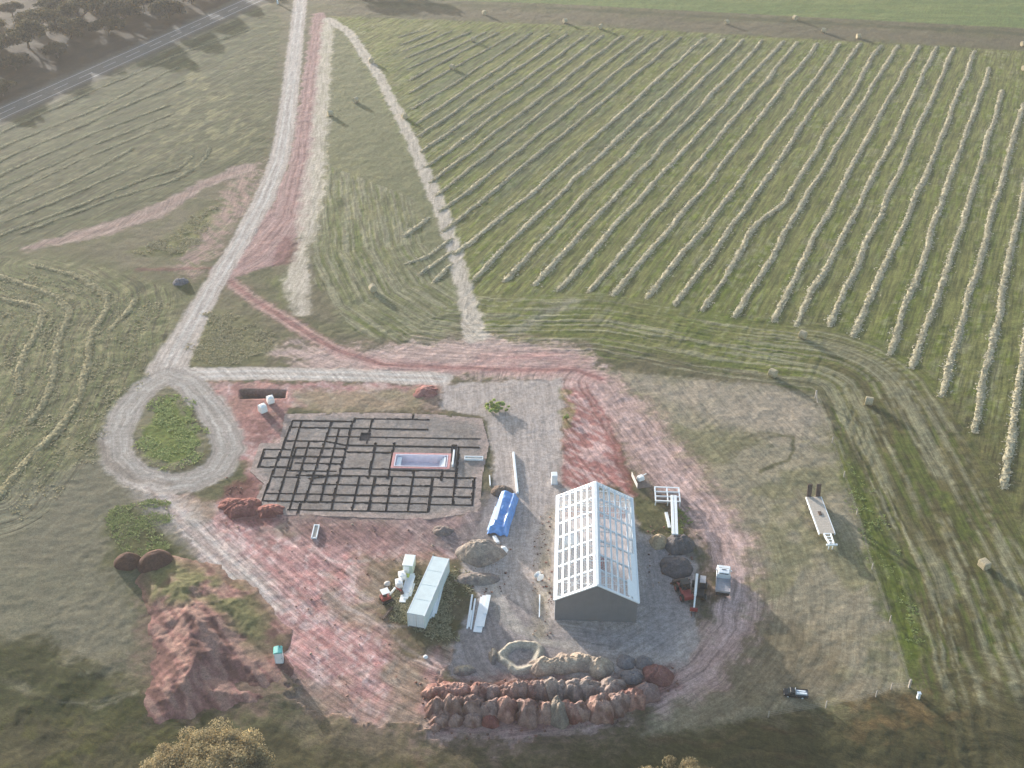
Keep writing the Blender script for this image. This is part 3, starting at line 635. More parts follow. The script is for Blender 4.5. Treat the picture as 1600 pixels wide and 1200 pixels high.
def windrow(ptspx, w, h, seed, label, group, name='hay_windrow', **kw):
    P = [px(*p) for p in ptspx]; b = P[len(P) // 2].copy(); b.z = 0
    V, Fq, cs = windrow_mesh([(p.x, p.y) for p in P], w, h, seed, **kw)
    V = V - np.array([b.x, b.y, 0]); o = link_mesh(name, V, Fq, SOIL, cols=cs, smooth=True); o.location = b
    tag(o, label, 'windrow', group)
ROWS = [[(1650,300),(1600,536),(1569,764)],[(1625,200),(1600,300),(1521,676)],[(1600,160),(1560,300),(1471,621)],[(1567,140),(1519,300),(1427,576)],[(1547,105),(1478,300),(1388,554)],
 [(1525,78),(1435,300),(1331,527)],[(1490,74),(1391,300),(1294,510)],[(1464,72),(1354,300),(1241,510)],[(1436,70),(1310,300),(1206,503)],[(1403,70),(1265,300),(1149,497)],
 [(1375,70),(1242,292),(1228,316),(1180,352),(1155,400),(1095,485)],[(1344,67),(1182,300),(1055,478)],[(1313,67),(1143,300),(1010,468)],[(1278,67),(1095,300),(955,462)],[(1248,65),(1052,300),(921,458)],
 [(1224,63),(1009,300),(870,455)],[(1193,62),(968,300),(830,448)],[(1162,61),(920,300),(788,441)],[(1132,60),(878,300),(735,440)],[(1101,58),(835,300),(708,398)]]
wl = 'long pale fluffy row of raked hay in the striped field'
for k, r_ in enumerate(ROWS):
    w_, h_ = 1.45, 0.2
    if k == 10: windrow(r_, w_, h_, 200 + k, 'raked hay row that kinks round a weedy patch in the striped field', None)
    else: windrow(r_, w_, h_, 200 + k * 7, ('pale fluffy hay row, %s from the kinked row away from the diagonal track' % ORD[9 - k]) if k < 10 else ('pale fluffy hay row, %s from the kinked row towards the diagonal track' % ORD[k - 11]), 'straight hay rows in the striped field')
# further rows, thinner, up to the diagonal track
track = [(513, 30), (545, 50), (592, 118), (640, 213), (690, 330), (716, 410)]
tops = [1065,1035,1002,972,944,918,888,857,832,805,780,760,737,707,682,655]
lows = [(694,362),(688,332),(680,306),(672,286),(665,262),(659,238),(653,214),(650,194),(645,171),(640,146),(638,126),(637,108),(632,92),(630,80),(626,70),(622,58)]
for k, (tx_, lo) in enumerate(zip(tops, lows)):
    windrow([(tx_, 47 + (tx_ - 640) * .024), lo], 1.35 if k < 8 else 1.0, .2 if k < 8 else .15, 400 + k * 7, 'thin hay row, %s to meet the diagonal track counted from its wide gravel end' % ORD[k], 'thin hay rows by the diagonal track', step=.6, c0=(196, 189, 160), c1=(144, 138, 108))
for k, r_ in enumerate([[(672,340),(630,372)],[(704,372),(668,400),(632,412)],[(708,392),(655,430)],[(706,412),(675,442)]]):
    windrow(r_, 1.2, .2, 480 + k, 'short stub of a hay row left of the pale diagonal track', 'hay row stubs by the diagonal track')
z1 = lambda pts: [(x / 3, y / 3) for x, y in pts]
for k, r_ in enumerate([[(0,620),(430,430),(900,230),(1180,135)],[(0,690),(430,520),(840,310)],[(0,750),(400,580),(870,375)],[(0,815),(450,620),(800,490)],[(0,880),(400,700),(810,530)],[(0,935),(350,760),(800,580)],
        [(0,990),(300,870),(640,690)],[(0,1050),(300,930),(650,770)],[(0,1100),(400,950),(700,830),(850,790),(900,730)],[(100,1090),(500,940),(800,850),(960,760),(985,690)]]):
    r_ = [(-180, 2 * r_[0][1] - r_[1][1] + 10)] + r_ if r_[0][0] == 0 else r_
    windrow(z1(r_), 1.1, .08, 520 + k * 5, 'faint thin hay row in the darker field, %s from the sealed road' % ORD[k], 'faint hay rows beside the sealed road', step=.7, c0=(176, 170, 134), c1=(130, 126, 94))
z5 = lambda pts: [(x * .3666, 340 + y * .3666) for x, y in pts]
for k, (r_, lb) in enumerate([([(-60,335),(130,370),(185,410),(160,490),(100,590),(75,680),(80,750)], 'innermost of three curving straw rows in the left meadow'),
        ([(-60,225),(230,330),(305,400),(260,500),(225,640),(200,760),(120,880)], 'middle one of three curving straw rows in the left meadow'),
        ([(130,200),(330,250),(450,330),(455,390),(390,500),(370,640),(340,760),(250,900),(100,1060),(-40,1230)], 'longest, outermost curving straw row in the left meadow'),
        ([(575,340),(540,400),(455,490)], 'short straw row on the meadow side of the driveway')]):
    windrow(z5(r_), 1.5, .16, 560 + k * 5, lb, None, name='straw_windrow', c0=(186, 177, 138), c1=(136, 128, 90))

# ------------------------------------------------------------------ earth heaps
def heap_mesh(rx, ry, h, seed, c_top, c_side, rings=15, n=44, lump=.25, sharp=1.0, ridge=None, dry=.5):
    t = np.linspace(0, 1, rings)[1:]; th = np.linspace(0, 2 * np.pi, n, endpoint=False)
    R, T = np.meshgrid(t, th, indexing='ij')
    out = 1 + lump * (fbm(np.cos(T) * 1.6 + seed, np.sin(T) * 1.6, 2, seed) - .5) * 2
    x = R * np.cos(T) * rx * out; y = R * np.sin(T) * ry * out
    prof = (1 - R) ** sharp * (1 + .9 * R * (1 - R))
    z = h * prof * (1 + lump * (fbm(x / .9 + seed, y / .9, 3, seed + 2) - .5) * 1.6) + ((fbm(x / .42, y / .42, 2, seed + 4) - .5) * .34 + (vnoise(x / .2, y / .2, seed + 8) - .5) * .14) * min(1, h) * (1 - R ** 3) * (lump > .15)
    z = np.where(R > .985, -.25, z)
    V = np.r_[[[0, 0, h * (1 + lump * .1)]], np.c_[x.ravel(), y.ravel(), z.ravel()]]
    Fc = [(0, 1 + k, 1 + (k + 1) % n) for k in range(n)]
    for r_ in range(rings - 2):
        for k in range(n):
            a_ = 1 + r_ * n + k; b_ = 1 + r_ * n + (k + 1) % n; Fc.append((a_, a_ + n, b_ + n, b_))
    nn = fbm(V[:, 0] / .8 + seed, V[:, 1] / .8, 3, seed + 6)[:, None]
    f = np.clip(sstep(.35, .65, nn) * .6 + dry * np.clip(V[:, 2:3] / h, 0, 1) ** 2, 0, 1)  # light painted in: paler lit tops by height, darker shaded sides, plus noise
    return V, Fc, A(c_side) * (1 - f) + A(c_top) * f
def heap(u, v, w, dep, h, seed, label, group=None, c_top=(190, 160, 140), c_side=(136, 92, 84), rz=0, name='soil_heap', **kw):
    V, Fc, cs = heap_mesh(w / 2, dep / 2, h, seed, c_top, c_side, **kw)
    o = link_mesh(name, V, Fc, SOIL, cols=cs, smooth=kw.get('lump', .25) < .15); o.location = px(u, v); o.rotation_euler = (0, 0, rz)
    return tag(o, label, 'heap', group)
z4 = lambda x, y: (640 + x * .2875, 960 + y * .2875)
RD = [((196, 164, 152), (126, 86, 80)), ((186, 156, 146), (120, 86, 80)), ((198, 158, 146), (128, 82, 76)), ((180, 154, 146), (118, 88, 84))]
up = [(200,425,150),(262,425,140),(385,430,120),(440,432,90),(530,425,95),(590,425,90),(650,412,80),(705,405,105),(770,405,80),(815,405,70),(895,410,110),(970,405,120),(1090,400,125)]
for k, (x, y, w) in enumerate(up):
    ct, cs_ = RD[2] if k < 2 else ((192, 174, 164), (136, 118, 114)) if k in (8, 9, 10, 11, 12) else RD[k % 4]
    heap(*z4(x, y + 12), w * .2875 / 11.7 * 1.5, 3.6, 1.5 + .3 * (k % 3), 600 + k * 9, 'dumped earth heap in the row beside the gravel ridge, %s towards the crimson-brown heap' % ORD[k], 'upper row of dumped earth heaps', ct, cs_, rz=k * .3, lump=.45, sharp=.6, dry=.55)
low = [(150,505,100),(238,505,110),(330,505,115),(440,520,100),(525,520,105),(640,530,125),(740,535,85),(800,535,70),(868,530,75),(930,525,80),(1040,515,125),(1130,490,110),(1205,455,130)]
for k, (x, y, w) in enumerate(low):
    ct, cs_ = ((172, 160, 148), (128, 118, 112)) if k == 7 else RD[(k * 3 + 2) % 4] if k > 2 else RD[1]
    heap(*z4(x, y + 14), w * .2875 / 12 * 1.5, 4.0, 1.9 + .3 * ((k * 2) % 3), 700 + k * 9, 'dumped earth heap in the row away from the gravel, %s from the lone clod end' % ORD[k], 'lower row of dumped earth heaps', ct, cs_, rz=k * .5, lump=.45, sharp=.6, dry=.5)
for k, (x, y, w) in enumerate([(165, 580, 110), (252, 582, 105), (345, 575, 110)]):
    heap(*z4(x, y), w * .2875 / 12 * 1.1, 2.2, 1.1, 790 + k, 'low brown earth heap at the left foot of the dumped rows', 'low heaps at the foot of the dumped rows', *RD[1], lump=.35, sharp=.6)
heap(*z4(440, 585), 2.6, 2.4, 1.2, 801, 'dark red earth heap sticking out in front of the lower row', None, (150, 96, 92), (122, 74, 72), sharp=.6)
heap(*z4(142, 620), 1.5, 1.2, .7, 802, 'small brown clod of earth lying alone in front of the heaps', None, *RD[1], sharp=.5)
heap(*z4(1345, 340), 4.2, 3.6, 1.5, 803, 'crimson-brown earth heap at the right end of the dumped rows', None, (158, 116, 112), (134, 92, 90), lump=.35, sharp=.6)
heap(*z4(1285, 430), 4.0, 3.8, 1.3, 804, 'greyish pink earth heap beside the crimson-brown heap', None, (160, 140, 138), (140, 112, 110), lump=.3, sharp=.6)
for k, (x, y, w) in enumerate([(1175, 262, 110), (1275, 268, 100), (1205, 345, 120)]):
    heap(*z4(x, y), w * .2875 / 11.5 * 1.1, 2.8, .9, 810 + k, 'low grey gravel heap at the right end of the gravel ridge', 'low grey gravel heaps by the ridge', (150, 144, 146), (132, 126, 128), name='gravel_heap', sharp=.6)
# the long gravel ridge in front of the shed, as scalloped tips
for k, (x, y, w, h_) in enumerate([(735, 285, 150, 1.3), (830, 275, 160, 1.2), (930, 270, 170, 1.25), (1030, 290, 130, 1.5)]):
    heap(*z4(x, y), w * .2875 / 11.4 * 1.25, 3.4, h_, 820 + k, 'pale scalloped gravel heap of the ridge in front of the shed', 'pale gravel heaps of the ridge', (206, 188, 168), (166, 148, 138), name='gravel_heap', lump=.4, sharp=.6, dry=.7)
for k, (x, y) in enumerate([(300, 305), (455, 225)]):
    heap(*z4(x, y), 3.2 if k == 0 else 1.4, 2.0 if k == 0 else 3.2, .6, 830 + k, ['low flat grey heap at the left edge of the gravel yard', 'narrow pale gravel tip left of the oval berm'][k], None, (178, 168, 152), (138, 130, 128), name='gravel_heap', sharp=.7)
# oval berm
bn = 48; vs = []; cs = []
for k in range(bn):
    t = 2 * math.pi * k / bn; g = 1 + .15 * math.sin(3 * t + 1)
    for a_, b_ in ((1.35, -.1), (1.12, .4), (1.0, .5), (.85, .3), (.6, -.02)):
        n_ = .85 + .3 * random.random()
        vs.append((2.6 * a_ * g * math.cos(t) * n_ ** .3, 2.4 * a_ * math.sin(t) * n_ ** .3, b_ * n_ if b_ > 0 else b_)); cs.append(A((204, 194, 176)) if b_ > .25 else A((150, 142, 140)))
fs_ = [(k * 5 + j, ((k + 1) % bn) * 5 + j, ((k + 1) % bn) * 5 + j + 1, k * 5 + j + 1) for k in range(bn) for j in range(4)] + [tuple(k * 5 + 4 for k in range(bn))]
o = link_mesh('gravel_berm', np.array(vs), fs_, SOIL, cols=np.array(cs), smooth=True); o.location = px(*z4(605, 232)); o.rotation_euler = (0, 0, .5)
tag(o, 'oval pale-rimmed gravel berm beside the scalloped ridge', 'berm')
# other heaps
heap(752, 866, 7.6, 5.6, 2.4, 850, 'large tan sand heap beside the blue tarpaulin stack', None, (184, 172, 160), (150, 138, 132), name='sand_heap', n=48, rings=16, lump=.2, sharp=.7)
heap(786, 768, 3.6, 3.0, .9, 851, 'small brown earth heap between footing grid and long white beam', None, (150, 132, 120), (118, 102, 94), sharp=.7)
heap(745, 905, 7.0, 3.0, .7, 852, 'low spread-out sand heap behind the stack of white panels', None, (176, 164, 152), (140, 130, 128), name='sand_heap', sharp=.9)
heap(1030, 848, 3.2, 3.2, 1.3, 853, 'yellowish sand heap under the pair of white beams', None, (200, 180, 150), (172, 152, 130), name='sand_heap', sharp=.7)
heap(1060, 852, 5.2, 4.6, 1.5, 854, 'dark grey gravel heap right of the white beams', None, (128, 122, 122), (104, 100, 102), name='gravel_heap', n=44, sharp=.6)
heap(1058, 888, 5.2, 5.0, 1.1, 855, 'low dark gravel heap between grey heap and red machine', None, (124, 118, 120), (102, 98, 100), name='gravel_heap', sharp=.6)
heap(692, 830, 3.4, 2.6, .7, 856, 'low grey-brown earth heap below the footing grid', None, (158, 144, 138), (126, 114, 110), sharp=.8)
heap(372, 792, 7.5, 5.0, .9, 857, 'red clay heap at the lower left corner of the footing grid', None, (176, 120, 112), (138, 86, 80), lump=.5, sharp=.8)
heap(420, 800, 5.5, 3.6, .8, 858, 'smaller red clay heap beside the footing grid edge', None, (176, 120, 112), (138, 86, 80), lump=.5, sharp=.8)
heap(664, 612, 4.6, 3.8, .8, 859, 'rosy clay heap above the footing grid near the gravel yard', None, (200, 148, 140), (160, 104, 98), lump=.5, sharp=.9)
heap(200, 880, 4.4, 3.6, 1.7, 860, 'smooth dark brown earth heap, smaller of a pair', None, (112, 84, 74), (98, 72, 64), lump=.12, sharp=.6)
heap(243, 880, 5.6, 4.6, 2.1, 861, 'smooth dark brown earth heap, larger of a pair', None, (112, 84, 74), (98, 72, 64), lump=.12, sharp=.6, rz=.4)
heap(282, 441, 3.4, 3.2, .9, 862, 'small blue-grey gravel heap beside the driveway', None, (140, 138, 146), (120, 118, 126), name='gravel_heap', sharp=.7)

# loose clods that rolled off the heaps and lie about the earthworks
r9 = np.random.default_rng(99); cv, cf, ccl = [], [], []
ico = [(0, 0, 1), (.9, 0, .3), (.2, .9, .2), (-.8, .5, .3), (-.7, -.6, .2), (.3, -.9, .3), (0, 0, -.6)]
icf = [(0, 1, 2), (0, 2, 3), (0, 3, 4), (0, 4, 5), (0, 5, 1), (6, 2, 1), (6, 3, 2), (6, 4, 3), (6, 5, 4), (6, 1, 5)]
for poly, n in (([(660, 1070), (1050, 1040), (1070, 1080), (960, 1130), (800, 1160), (660, 1150)], 900), ([(250, 870), (420, 960), (430, 1090), (250, 1110), (225, 1000)], 350), ([(700, 840), (800, 840), (800, 940), (700, 930)], 160), ([(1010, 820), (1090, 820), (1090, 920), (1010, 920)], 160), ([(340, 740), (450, 770), (450, 830), (340, 830)], 160), ([(430, 800), (690, 830), (690, 1120), (470, 1080)], 260), ([(835, 800), (864, 800), (862, 1000), (830, 1000)], 220)):
    P = pxs(poly); xs = r9.uniform(P[:, 0].min(), P[:, 0].max(), n); ys = r9.uniform(P[:, 1].min(), P[:, 1].max(), n); k = poly_sd(xs, ys, P) < 0
    for x_, y_ in zip(xs[k], ys[k]):
        q = .05 + .2 * r9.random() ** 3; b = len(cv); a_ = r9.uniform(0, 6.28); c_ = A([(150, 108, 98), (170, 136, 124), (128, 100, 92), (190, 172, 156)][r9.integers(4)])
        for vx, vy, vz in ico: cv.append((x_ + q * (vx * math.cos(a_) - vy * math.sin(a_)) * r9.uniform(.8, 1.3), y_ + q * (vx * math.sin(a_) + vy * math.cos(a_)) * r9.uniform(.8, 1.3), q * (vz * .8 + .3))); ccl.append(c_)
        cf += [tuple(b + j for j in f) for f in icf]
tag(link_mesh('loose_clods', np.array(cv), np.array(cf), SOIL, cols=np.array(ccl)), kind='stuff')

# the big spoil mound: a local height field with two ridges, a grassy shoulder and gullies
gx_, gy_ = np.meshgrid(np.arange(-17, 15.01, .2), np.arange(-17, 21.01, .2))
mc = px(318, 1010)
WX, WY = gx_ + mc.x, gy_ + mc.y
def ridge(pts, hts, wid, e=1.3):
    P = pxs(pts); best = np.zeros(WX.shape)
    jx_ = (fbm(WX / 2, WY / 2, 3, 201) - .5) * 1.8; jy_ = (fbm(WX / 2 + 9, WY / 2, 3, 203) - .5) * 1.8
    for i in range(len(P) - 1):
        d0, d1 = P[i], P[i + 1]; dv = d1 - d0; l2 = dv @ dv
        t = np.clip(((WX + jx_ - d0[0]) * dv[0] + (WY + jy_ - d0[1]) * dv[1]) / l2, 0, 1)
        dd = np.hypot(WX + jx_ - d0[0] - t * dv[0], WY + jy_ - d0[1] - t * dv[1]); hh = hts[i] + (hts[i + 1] - hts[i]) * t
        best = np.maximum(best, hh * np.clip(1 - dd / wid, 0, 1) ** e)
    return best
M1 = ridge([(262, 900), (280, 930), (305, 975)], [1.6, 2.5, 2.6], 5.5)
M2 = ridge([(300, 968), (316, 985), (345, 1020), (400, 1055)], [2.9, 3.0, 2.0, 1.0], 7.0)
M3 = ridge([(300, 995), (308, 1030), (285, 1075), (262, 1085)], [2.2, 2.7, 1.8, 1.0], 7.0)
M4 = ridge([(300, 910), (360, 950), (405, 1000)], [1.0, 1.4, .9], 5.5, .9)
M5 = ridge([(300, 1065), (340, 1085), (405, 1088)], [1.2, 1.2, .7], 4.5)
HM = np.maximum.reduce([M1, M2, M3, M4, M5])
gul = fbm((WX * .8 + WY * .6) / .9, (WX * -.6 + WY * .8) / 5, 3, 207)
HM = HM * (1 + (gul - .5) * .3) + (fbm(WX / .7, WY / .7, 2, 209) - .5) * .22 * np.clip(HM, 0, 1)
HM = HM * .72 - .12 - .3 * (1 - sstep(0, .25, HM)); HM = np.where(HM < -.3, -.35, HM)
cm = np.tile(A((156, 114, 108)), (HM.size, 1)); gl = gul.ravel()
cm += (sstep(.48, .64, gl) * .7)[:, None] * (A((182, 148, 134)) - cm)
cm += (sstep(.5, .64, 1 - gl) * .7)[:, None] * (A((112, 82, 76)) - cm)
gr = np.clip(np.maximum(M4.ravel() * 1.1 - M3.ravel() * .5 - M2.ravel() * .25, M1.ravel() - M2.ravel()), 0, 1) * sstep(.3, .55, fbm(WX / 3, WY / 3, 3, 211).ravel())
cm += (gr * .95)[:, None] * (A((126, 124, 82)) - cm)
n1_, n2_ = gx_.shape; a = (np.arange(n1_ - 1)[:, None] * n2_ + np.arange(n2_ - 1)[None]).ravel()
Qm = np.stack([a, a + 1, a + n2_ + 1, a + n2_], 1); keep = (HM.ravel()[Qm] > -.3).any(1); Qm = Qm[keep]; usedv, inv = np.unique(Qm, return_inverse=True)
VM = np.c_[gx_.ravel(), gy_.ravel(), HM.ravel()]
o = link_mesh('spoil_mound', VM[usedv], inv.reshape(Qm.shape), SOIL, cols=np.clip(cm, .01, .8)[usedv], smooth=True); o.location = (mc.x, mc.y, 0)
tag(o, 'big gullied spoil mound of red earth with grassy shoulder', 'mound')

# ------------------------------------------------------------------ hay bales
def bale(u, v, label, group=None, rz=0.3, r=.8, w=1.35, up_=False):
    n = 20; vs, fc = [], []
    rr = [(0, r * .9), (.06, r), (w - .06, r), (w, r * .9)]
    for y_, q in rr:
        for k in range(n):
            t = 2 * math.pi * k / n; e = q * (1 + .025 * random.uniform(-1, 1)); vs.append((e * math.cos(t), y_ - w / 2, r * .97 + e * math.sin(t)))
    for j in range(3): fc += [(j * n + k, j * n + (k + 1) % n, (j + 1) * n + (k + 1) % n, (j + 1) * n + k) for k in range(n)]
    fc += [tuple(range(n - 1, -1, -1)), tuple(range(3 * n, 4 * n))]
    o = link_mesh('hay_bale', np.array(vs), fc, HAY); o.location = px(u, v); o.rotation_euler = (0, 0, rz)
    return tag(o, label, 'hay bale', group)
bale(1254, 528, 'round hay bale on the headland just below the ends of the hay rows', rz=.9)
bale(1207, 588, 'round hay bale beside the edge of the mown paddock, near the fence corner', rz=.8)
bale(1357, 632, 'round pale hay bale outside the paddock fence corner', rz=1.2)
bale(583, 455, 'round hay bale alone on the curved swaths below the driveway field', rz=.4)
bale(580, 98, 'round hay bale touching the upper end of the diagonal track', rz=.2)
bale(632, 185, 'round hay bale on the diagonal track where the first hay rows meet it', rz=.5)
for u, v in ((556, 160), (516, 181)): bale(u, v, 'round hay bale in the grass between straight pale track and diagonal track', 'bales between the two pale tracks', rz=u * .01)
for u, v in ((740, 65), (707, 108)): bale(u, v, 'round hay bale standing among the thin hay rows', 'bales among the thin rows', rz=u * .01)
for u, v in ((757, 23), (883, 36), (938, 45), (1135, 38), (1242, 31), (1287, 51), (1341, 60)): bale(u, v, 'round hay bale on the bare strip along the far green crop', 'bales along the far crop edge', rz=u * .013)
for u, v in ((1598, 72), (1600, 110)): bale(u, v, 'round hay bale at the far right end of the striped field', 'bales at the field end', rz=u * .013)
o = MB().box((0, 0, .6), (1.3, 1.5, 1.2)).build('hay_bale', HAY, bevel=.15); o.location = px(1537, 886); o.rotation_euler = (0, 0, .4)
tag(o, 'square-looking hay bale on rough brown stubble outside the paddock', 'hay bale')

# ------------------------------------------------------------------ the steel shed
EV, AP = 3.9, 7.0
fl_, fr_, bl_, br_ = px(868, 938, EV), px(996, 941, EV), px(871, 776, EV), px(987, 780, EV)
mid_f, mid_b = (fl_ + fr_) / 2, (bl_ + br_) / 2
Wd = ((fl_ - fr_).length + (bl_ - br_).length) / 2; Ln = (mid_f - mid_b).length
srz = heading(mid_f, mid_b) - math.pi / 2
print('SHED', Wd, Ln, math.degrees(srz))
shed = thing('steel_shed', 'open-roofed white steel portal shed frame with dark grey clad gable', 'shed', (mid_f.x, mid_f.y, 0), srz)
hwid = Wd / 2; NB = 7
for k in range(NB + 1):
    y_ = .25 + (Ln - .5) * k / NB
    for s in (-1, 1):
        MB().box((s * (hwid - .15), y_, EV / 2), (.26, .16, EV)).build('column', GALV, shed)
        MB().bar((s * (hwid - .05), y_, EV - .05), (0, y_, AP - .1), .26, .26).build('rafter', GALV, shed)
    MB().bar((-hwid * .45, y_, EV + (AP - EV) * .55 - .12), (hwid * .45, y_, EV + (AP - EV) * .55 - .12), .1, .14).build('collar_tie', GALV, shed)
for s in (-1, 1):
    for j in range(7):
        t = (j + .12) / 6.55
        MB().box((s * hwid * (1 - t), Ln / 2, EV + (AP - EV) * t + .14), (.27, Ln, .11), ry=s * math.atan2(AP - EV, hwid)).build('purlin', GALV, shed)
    MB().box((s * (hwid + .16), Ln / 2, EV + .05), (.26, Ln + .3, .2)).build('gutter', WHITE, shed, bevel=.02)
    for zz in (.9, 2.1, 3.2):
        MB().box((s * (hwid - .34), Ln / 2, zz), (.08, Ln - .2, .14)).build('girt', GALV, shed)
    for k in range(NB):                                                   # ribbed wall sheets, one to a bay
        mb = MB(); y0 = .25 + (Ln - .5) * k / NB + .01; y1 = .25 + (Ln - .5) * (k + 1) / NB - .01; n = 14
        for q in range(n):
            ya = y0 + (y1 - y0) * q / n; mb.box((s * (hwid + .01 + (.018 if q % 2 else 0)), ya + (y1 - y0) / n / 2, EV / 2 - .05), (.03, (y1 - y0) / n, EV - .1))
        mb.build('wall_sheet', GALV, shed)
    n = 26
    mb = MB()                                                             # front gable, half on each side of the ridge
    for q in range(n):
        xa, xb = s * hwid * q / n, s * hwid * (q + 1) / n; yo = -.03 - (.025 if q % 2 else 0)
        za, zb = EV + (AP - EV) * (1 - q / n) - .05, EV + (AP - EV) * (1 - (q + 1) / n) - .05
        mb.add([(xa, yo, .02), (xb, yo, .02), (xb, yo, zb), (xa, yo, za), (xa, yo + .02, .02), (xb, yo + .02, .02), (xb, yo + .02, zb), (xa, yo + .02, za)],
               [(0, 1, 2, 3), (7, 6, 5, 4), (0, 4, 5, 1), (1, 5, 6, 2), (2, 6, 7, 3), (3, 7, 4, 0)])
    mb.build('gable_sheet', DKGREY, shed)
    MB().bar((s * (hwid + .2), -.06, EV + .03), (0, -.06, AP + .08), .22, .2).build('barge_board', WHITE, shed)
    MB().bar((s * (hwid + .2), Ln + .06, EV + .03), (0, Ln + .06, AP + .08), .2, .18).build('barge_board', WHITE, shed)
MB().box((0, Ln / 2, AP + .1), (.42, Ln, .12)).build('ridge_beam', WHITE, shed)
for x in (-4, -2, 0, 2, 4):
    if abs(x) < hwid: MB().box((x, Ln - .12, (EV + (AP - EV) * (1 - abs(x) / hwid)) / 2), (.14, .12, EV + (AP - EV) * (1 - abs(x) / hwid) - .1)).build('end_column', GALV, shed)
for zz in (1.2, 2.4, 3.5): MB().box((0, Ln - .25, zz), (Wd - .8, .08, .12)).build('end_girt', GALV, shed)
MB().box((0, Ln / 2, .06), (Wd - .7, Ln - .6, .1)).build('floor_slab', mat('shed_slab', (.55, .47, .46), .9, vary=.25, scale=.5), shed)
for s in (-1, 1):                                                          # wire safety mesh over the purlins
    mb = MB(); ny = int(Ln / .32); nx_m = 20
    for q in range(ny): mb.bar((s * hwid * .99, .1 + (Ln - .2) * q / ny, EV + .24), (s * .12, .1 + (Ln - .2) * q / ny, AP + .2), .024, .02)
    for q in range(1, nx_m):
        t_ = q / nx_m; mb.bar((s * hwid * (1 - t_), .1, EV + (AP - EV) * t_ + .265), (s * hwid * (1 - t_), Ln - .1, EV + (AP - EV) * t_ + .265), .024, .02)
    mb.build('safety_mesh', WHITE, shed)
# cross bracing and the first roof sheets at one eave
for s in (-1, 1):
    bay = Ln / NB
    MB().bar((s * hwid * .95, .3, EV + .3), (s * hwid * .1, bay * 1.0, AP - .1), .05).build('brace', WHITE, shed)
    MB().bar((s * hwid * .1, .3, AP - .1), (s * hwid * .95, bay * 1.0, EV + .3), .05).build('brace', WHITE, shed)
for (t0, t1, ya, yb) in ((0, .12, .0, .42), (.12, .24, .02, .16)):
    xa, xb = hwid * (1 - t0), hwid * (1 - t1); za, zb = EV + (AP - EV) * t0 + .26, EV + (AP - EV) * t1 + .26
    mb = MB(); mb.add([(xa, ya * Ln, za), (xb, ya * Ln, zb), (xb, yb * Ln, zb), (xa, yb * Ln, za), (xa, ya * Ln, za + .03), (xb, ya * Ln, zb + .03), (xb, yb * Ln, zb + .03), (xa, yb * Ln, za + .03)],
                      [(3, 2, 1, 0), (4, 5, 6, 7), (0, 1, 5, 4), (1, 2, 6, 5), (2, 3, 7, 6), (3, 0, 4, 7)]); mb.build('roof_sheet', WHITE, shed)
def in_shed(x, y, z=0): 
    c_, s_ = math.cos(srz), math.sin(srz); return Vector((mid_f.x + x * c_ - y * s_, mid_f.y + x * s_ + y * c_, z))
def stack(name, label, cat, loc, rz, pieces, material, group=None, bevel=.02):
    t = thing(name, label, cat, loc, rz, group)
    for pn, c_, s_, r_ in pieces: MB().box(c_, s_, rz=r_).build(pn, material, t, bevel=bevel)
    return t
stack('sheet_stack', 'lime yellow sheet stack inside the shed near the clad gable', 'stack', in_shed(4.3, 2.6), srz, [('sheet', (0, 0, .25 + .28 * k), (1.3 - .1 * k, 2.6, .2), .05 * k) for k in range(3)], YEL)
stack('board_stack', 'white board stack on the floor inside the shed by the open end', 'stack', in_shed(-3.6, Ln - 6.5), srz, [('board', (0, 0, .2 + .24 * k), (2.2, 2.6, .18), .06 * k) for k in range(4)], WHITE)
stack('board_stack', 'red primed steel stack on the shed floor under the middle of the ridge', 'stack', in_shed(.6, Ln * .52), srz, [('bar', (-.8 + .4 * k, 0, .3), (.25, 3.4, .3), .02 * k) for k in range(5)], RED)
stack('board_stack', 'pale timber stack on the shed floor near the clad gable', 'stack', in_shed(-2.5, 4.2), srz, [('board', (-.4 + .3 * k, 0, .25), (.24, 3.6, .2), .04 * k) for k in range(5)], TIMBER)

# ------------------------------------------------------------------ yard things
def axis_thing(name, label, cat, near_px, far_px, z=0, group=None):
    p, q = px(*near_px), px(*far_px); m_ = (p + q) / 2
    return thing(name, label, cat, (m_.x, m_.y, z), heading(p, q) - math.pi / 2, group), (q - p).length
# long container: local y along its length
t, L_ = axis_thing('shipping_container', 'long pale grey-green shipping container standing on the grassy yard', 'container', (653, 976), (688, 895))
t_len = 12.2; wv = 2.6; hv = 2.6
MB().box((0, 0, hv - .04), (wv - .1, t_len - .1, .08)).build('roof', VAN, t)
for k in range(1, 4): MB().box((0, -t_len / 2 + t_len * k / 4, hv + .006), (wv - .3, .09, .02)).build('roof_rib', VAN, t)
for s in (-1, 1):
    mb = MB(); n = 44
    for q in range(n): mb.box((s * (wv / 2 - .04 - (.03 if q % 2 else 0)), -t_len / 2 + t_len * (q + .5) / n, hv / 2 + .05), (.03, t_len / n, hv - .2))
    mb.build('side_wall', VAN, t)
    MB().box((s * (wv / 2 - .04), 0, hv - .05), (.1, t_len, .13)).build('top_rail', WHITE, t); MB().box((s * (wv / 2 - .04), 0, .12), (.1, t_len, .16)).build('bottom_rail', VAN, t)
    dr = MB().box((s * wv / 4, -t_len / 2 + .03, hv / 2 + .02), (wv / 2 - .06, .06, hv - .3)).build('door', WHITE, t)
    for q in (-.3, .3): MB().tube((s * wv / 4 + q, -t_len / 2 - .03, .2), (s * wv / 4 + q, -t_len / 2 - .03, hv - .2), .03).build('lock_rod', GALV, dr)
for sx in (-1, 1):
    for sy in (-1, 1): MB().box((sx * (wv / 2 - .08), sy * (t_len / 2 - .08), hv / 2), (.17, .17, hv + .02)).build('corner_post', VAN, t)
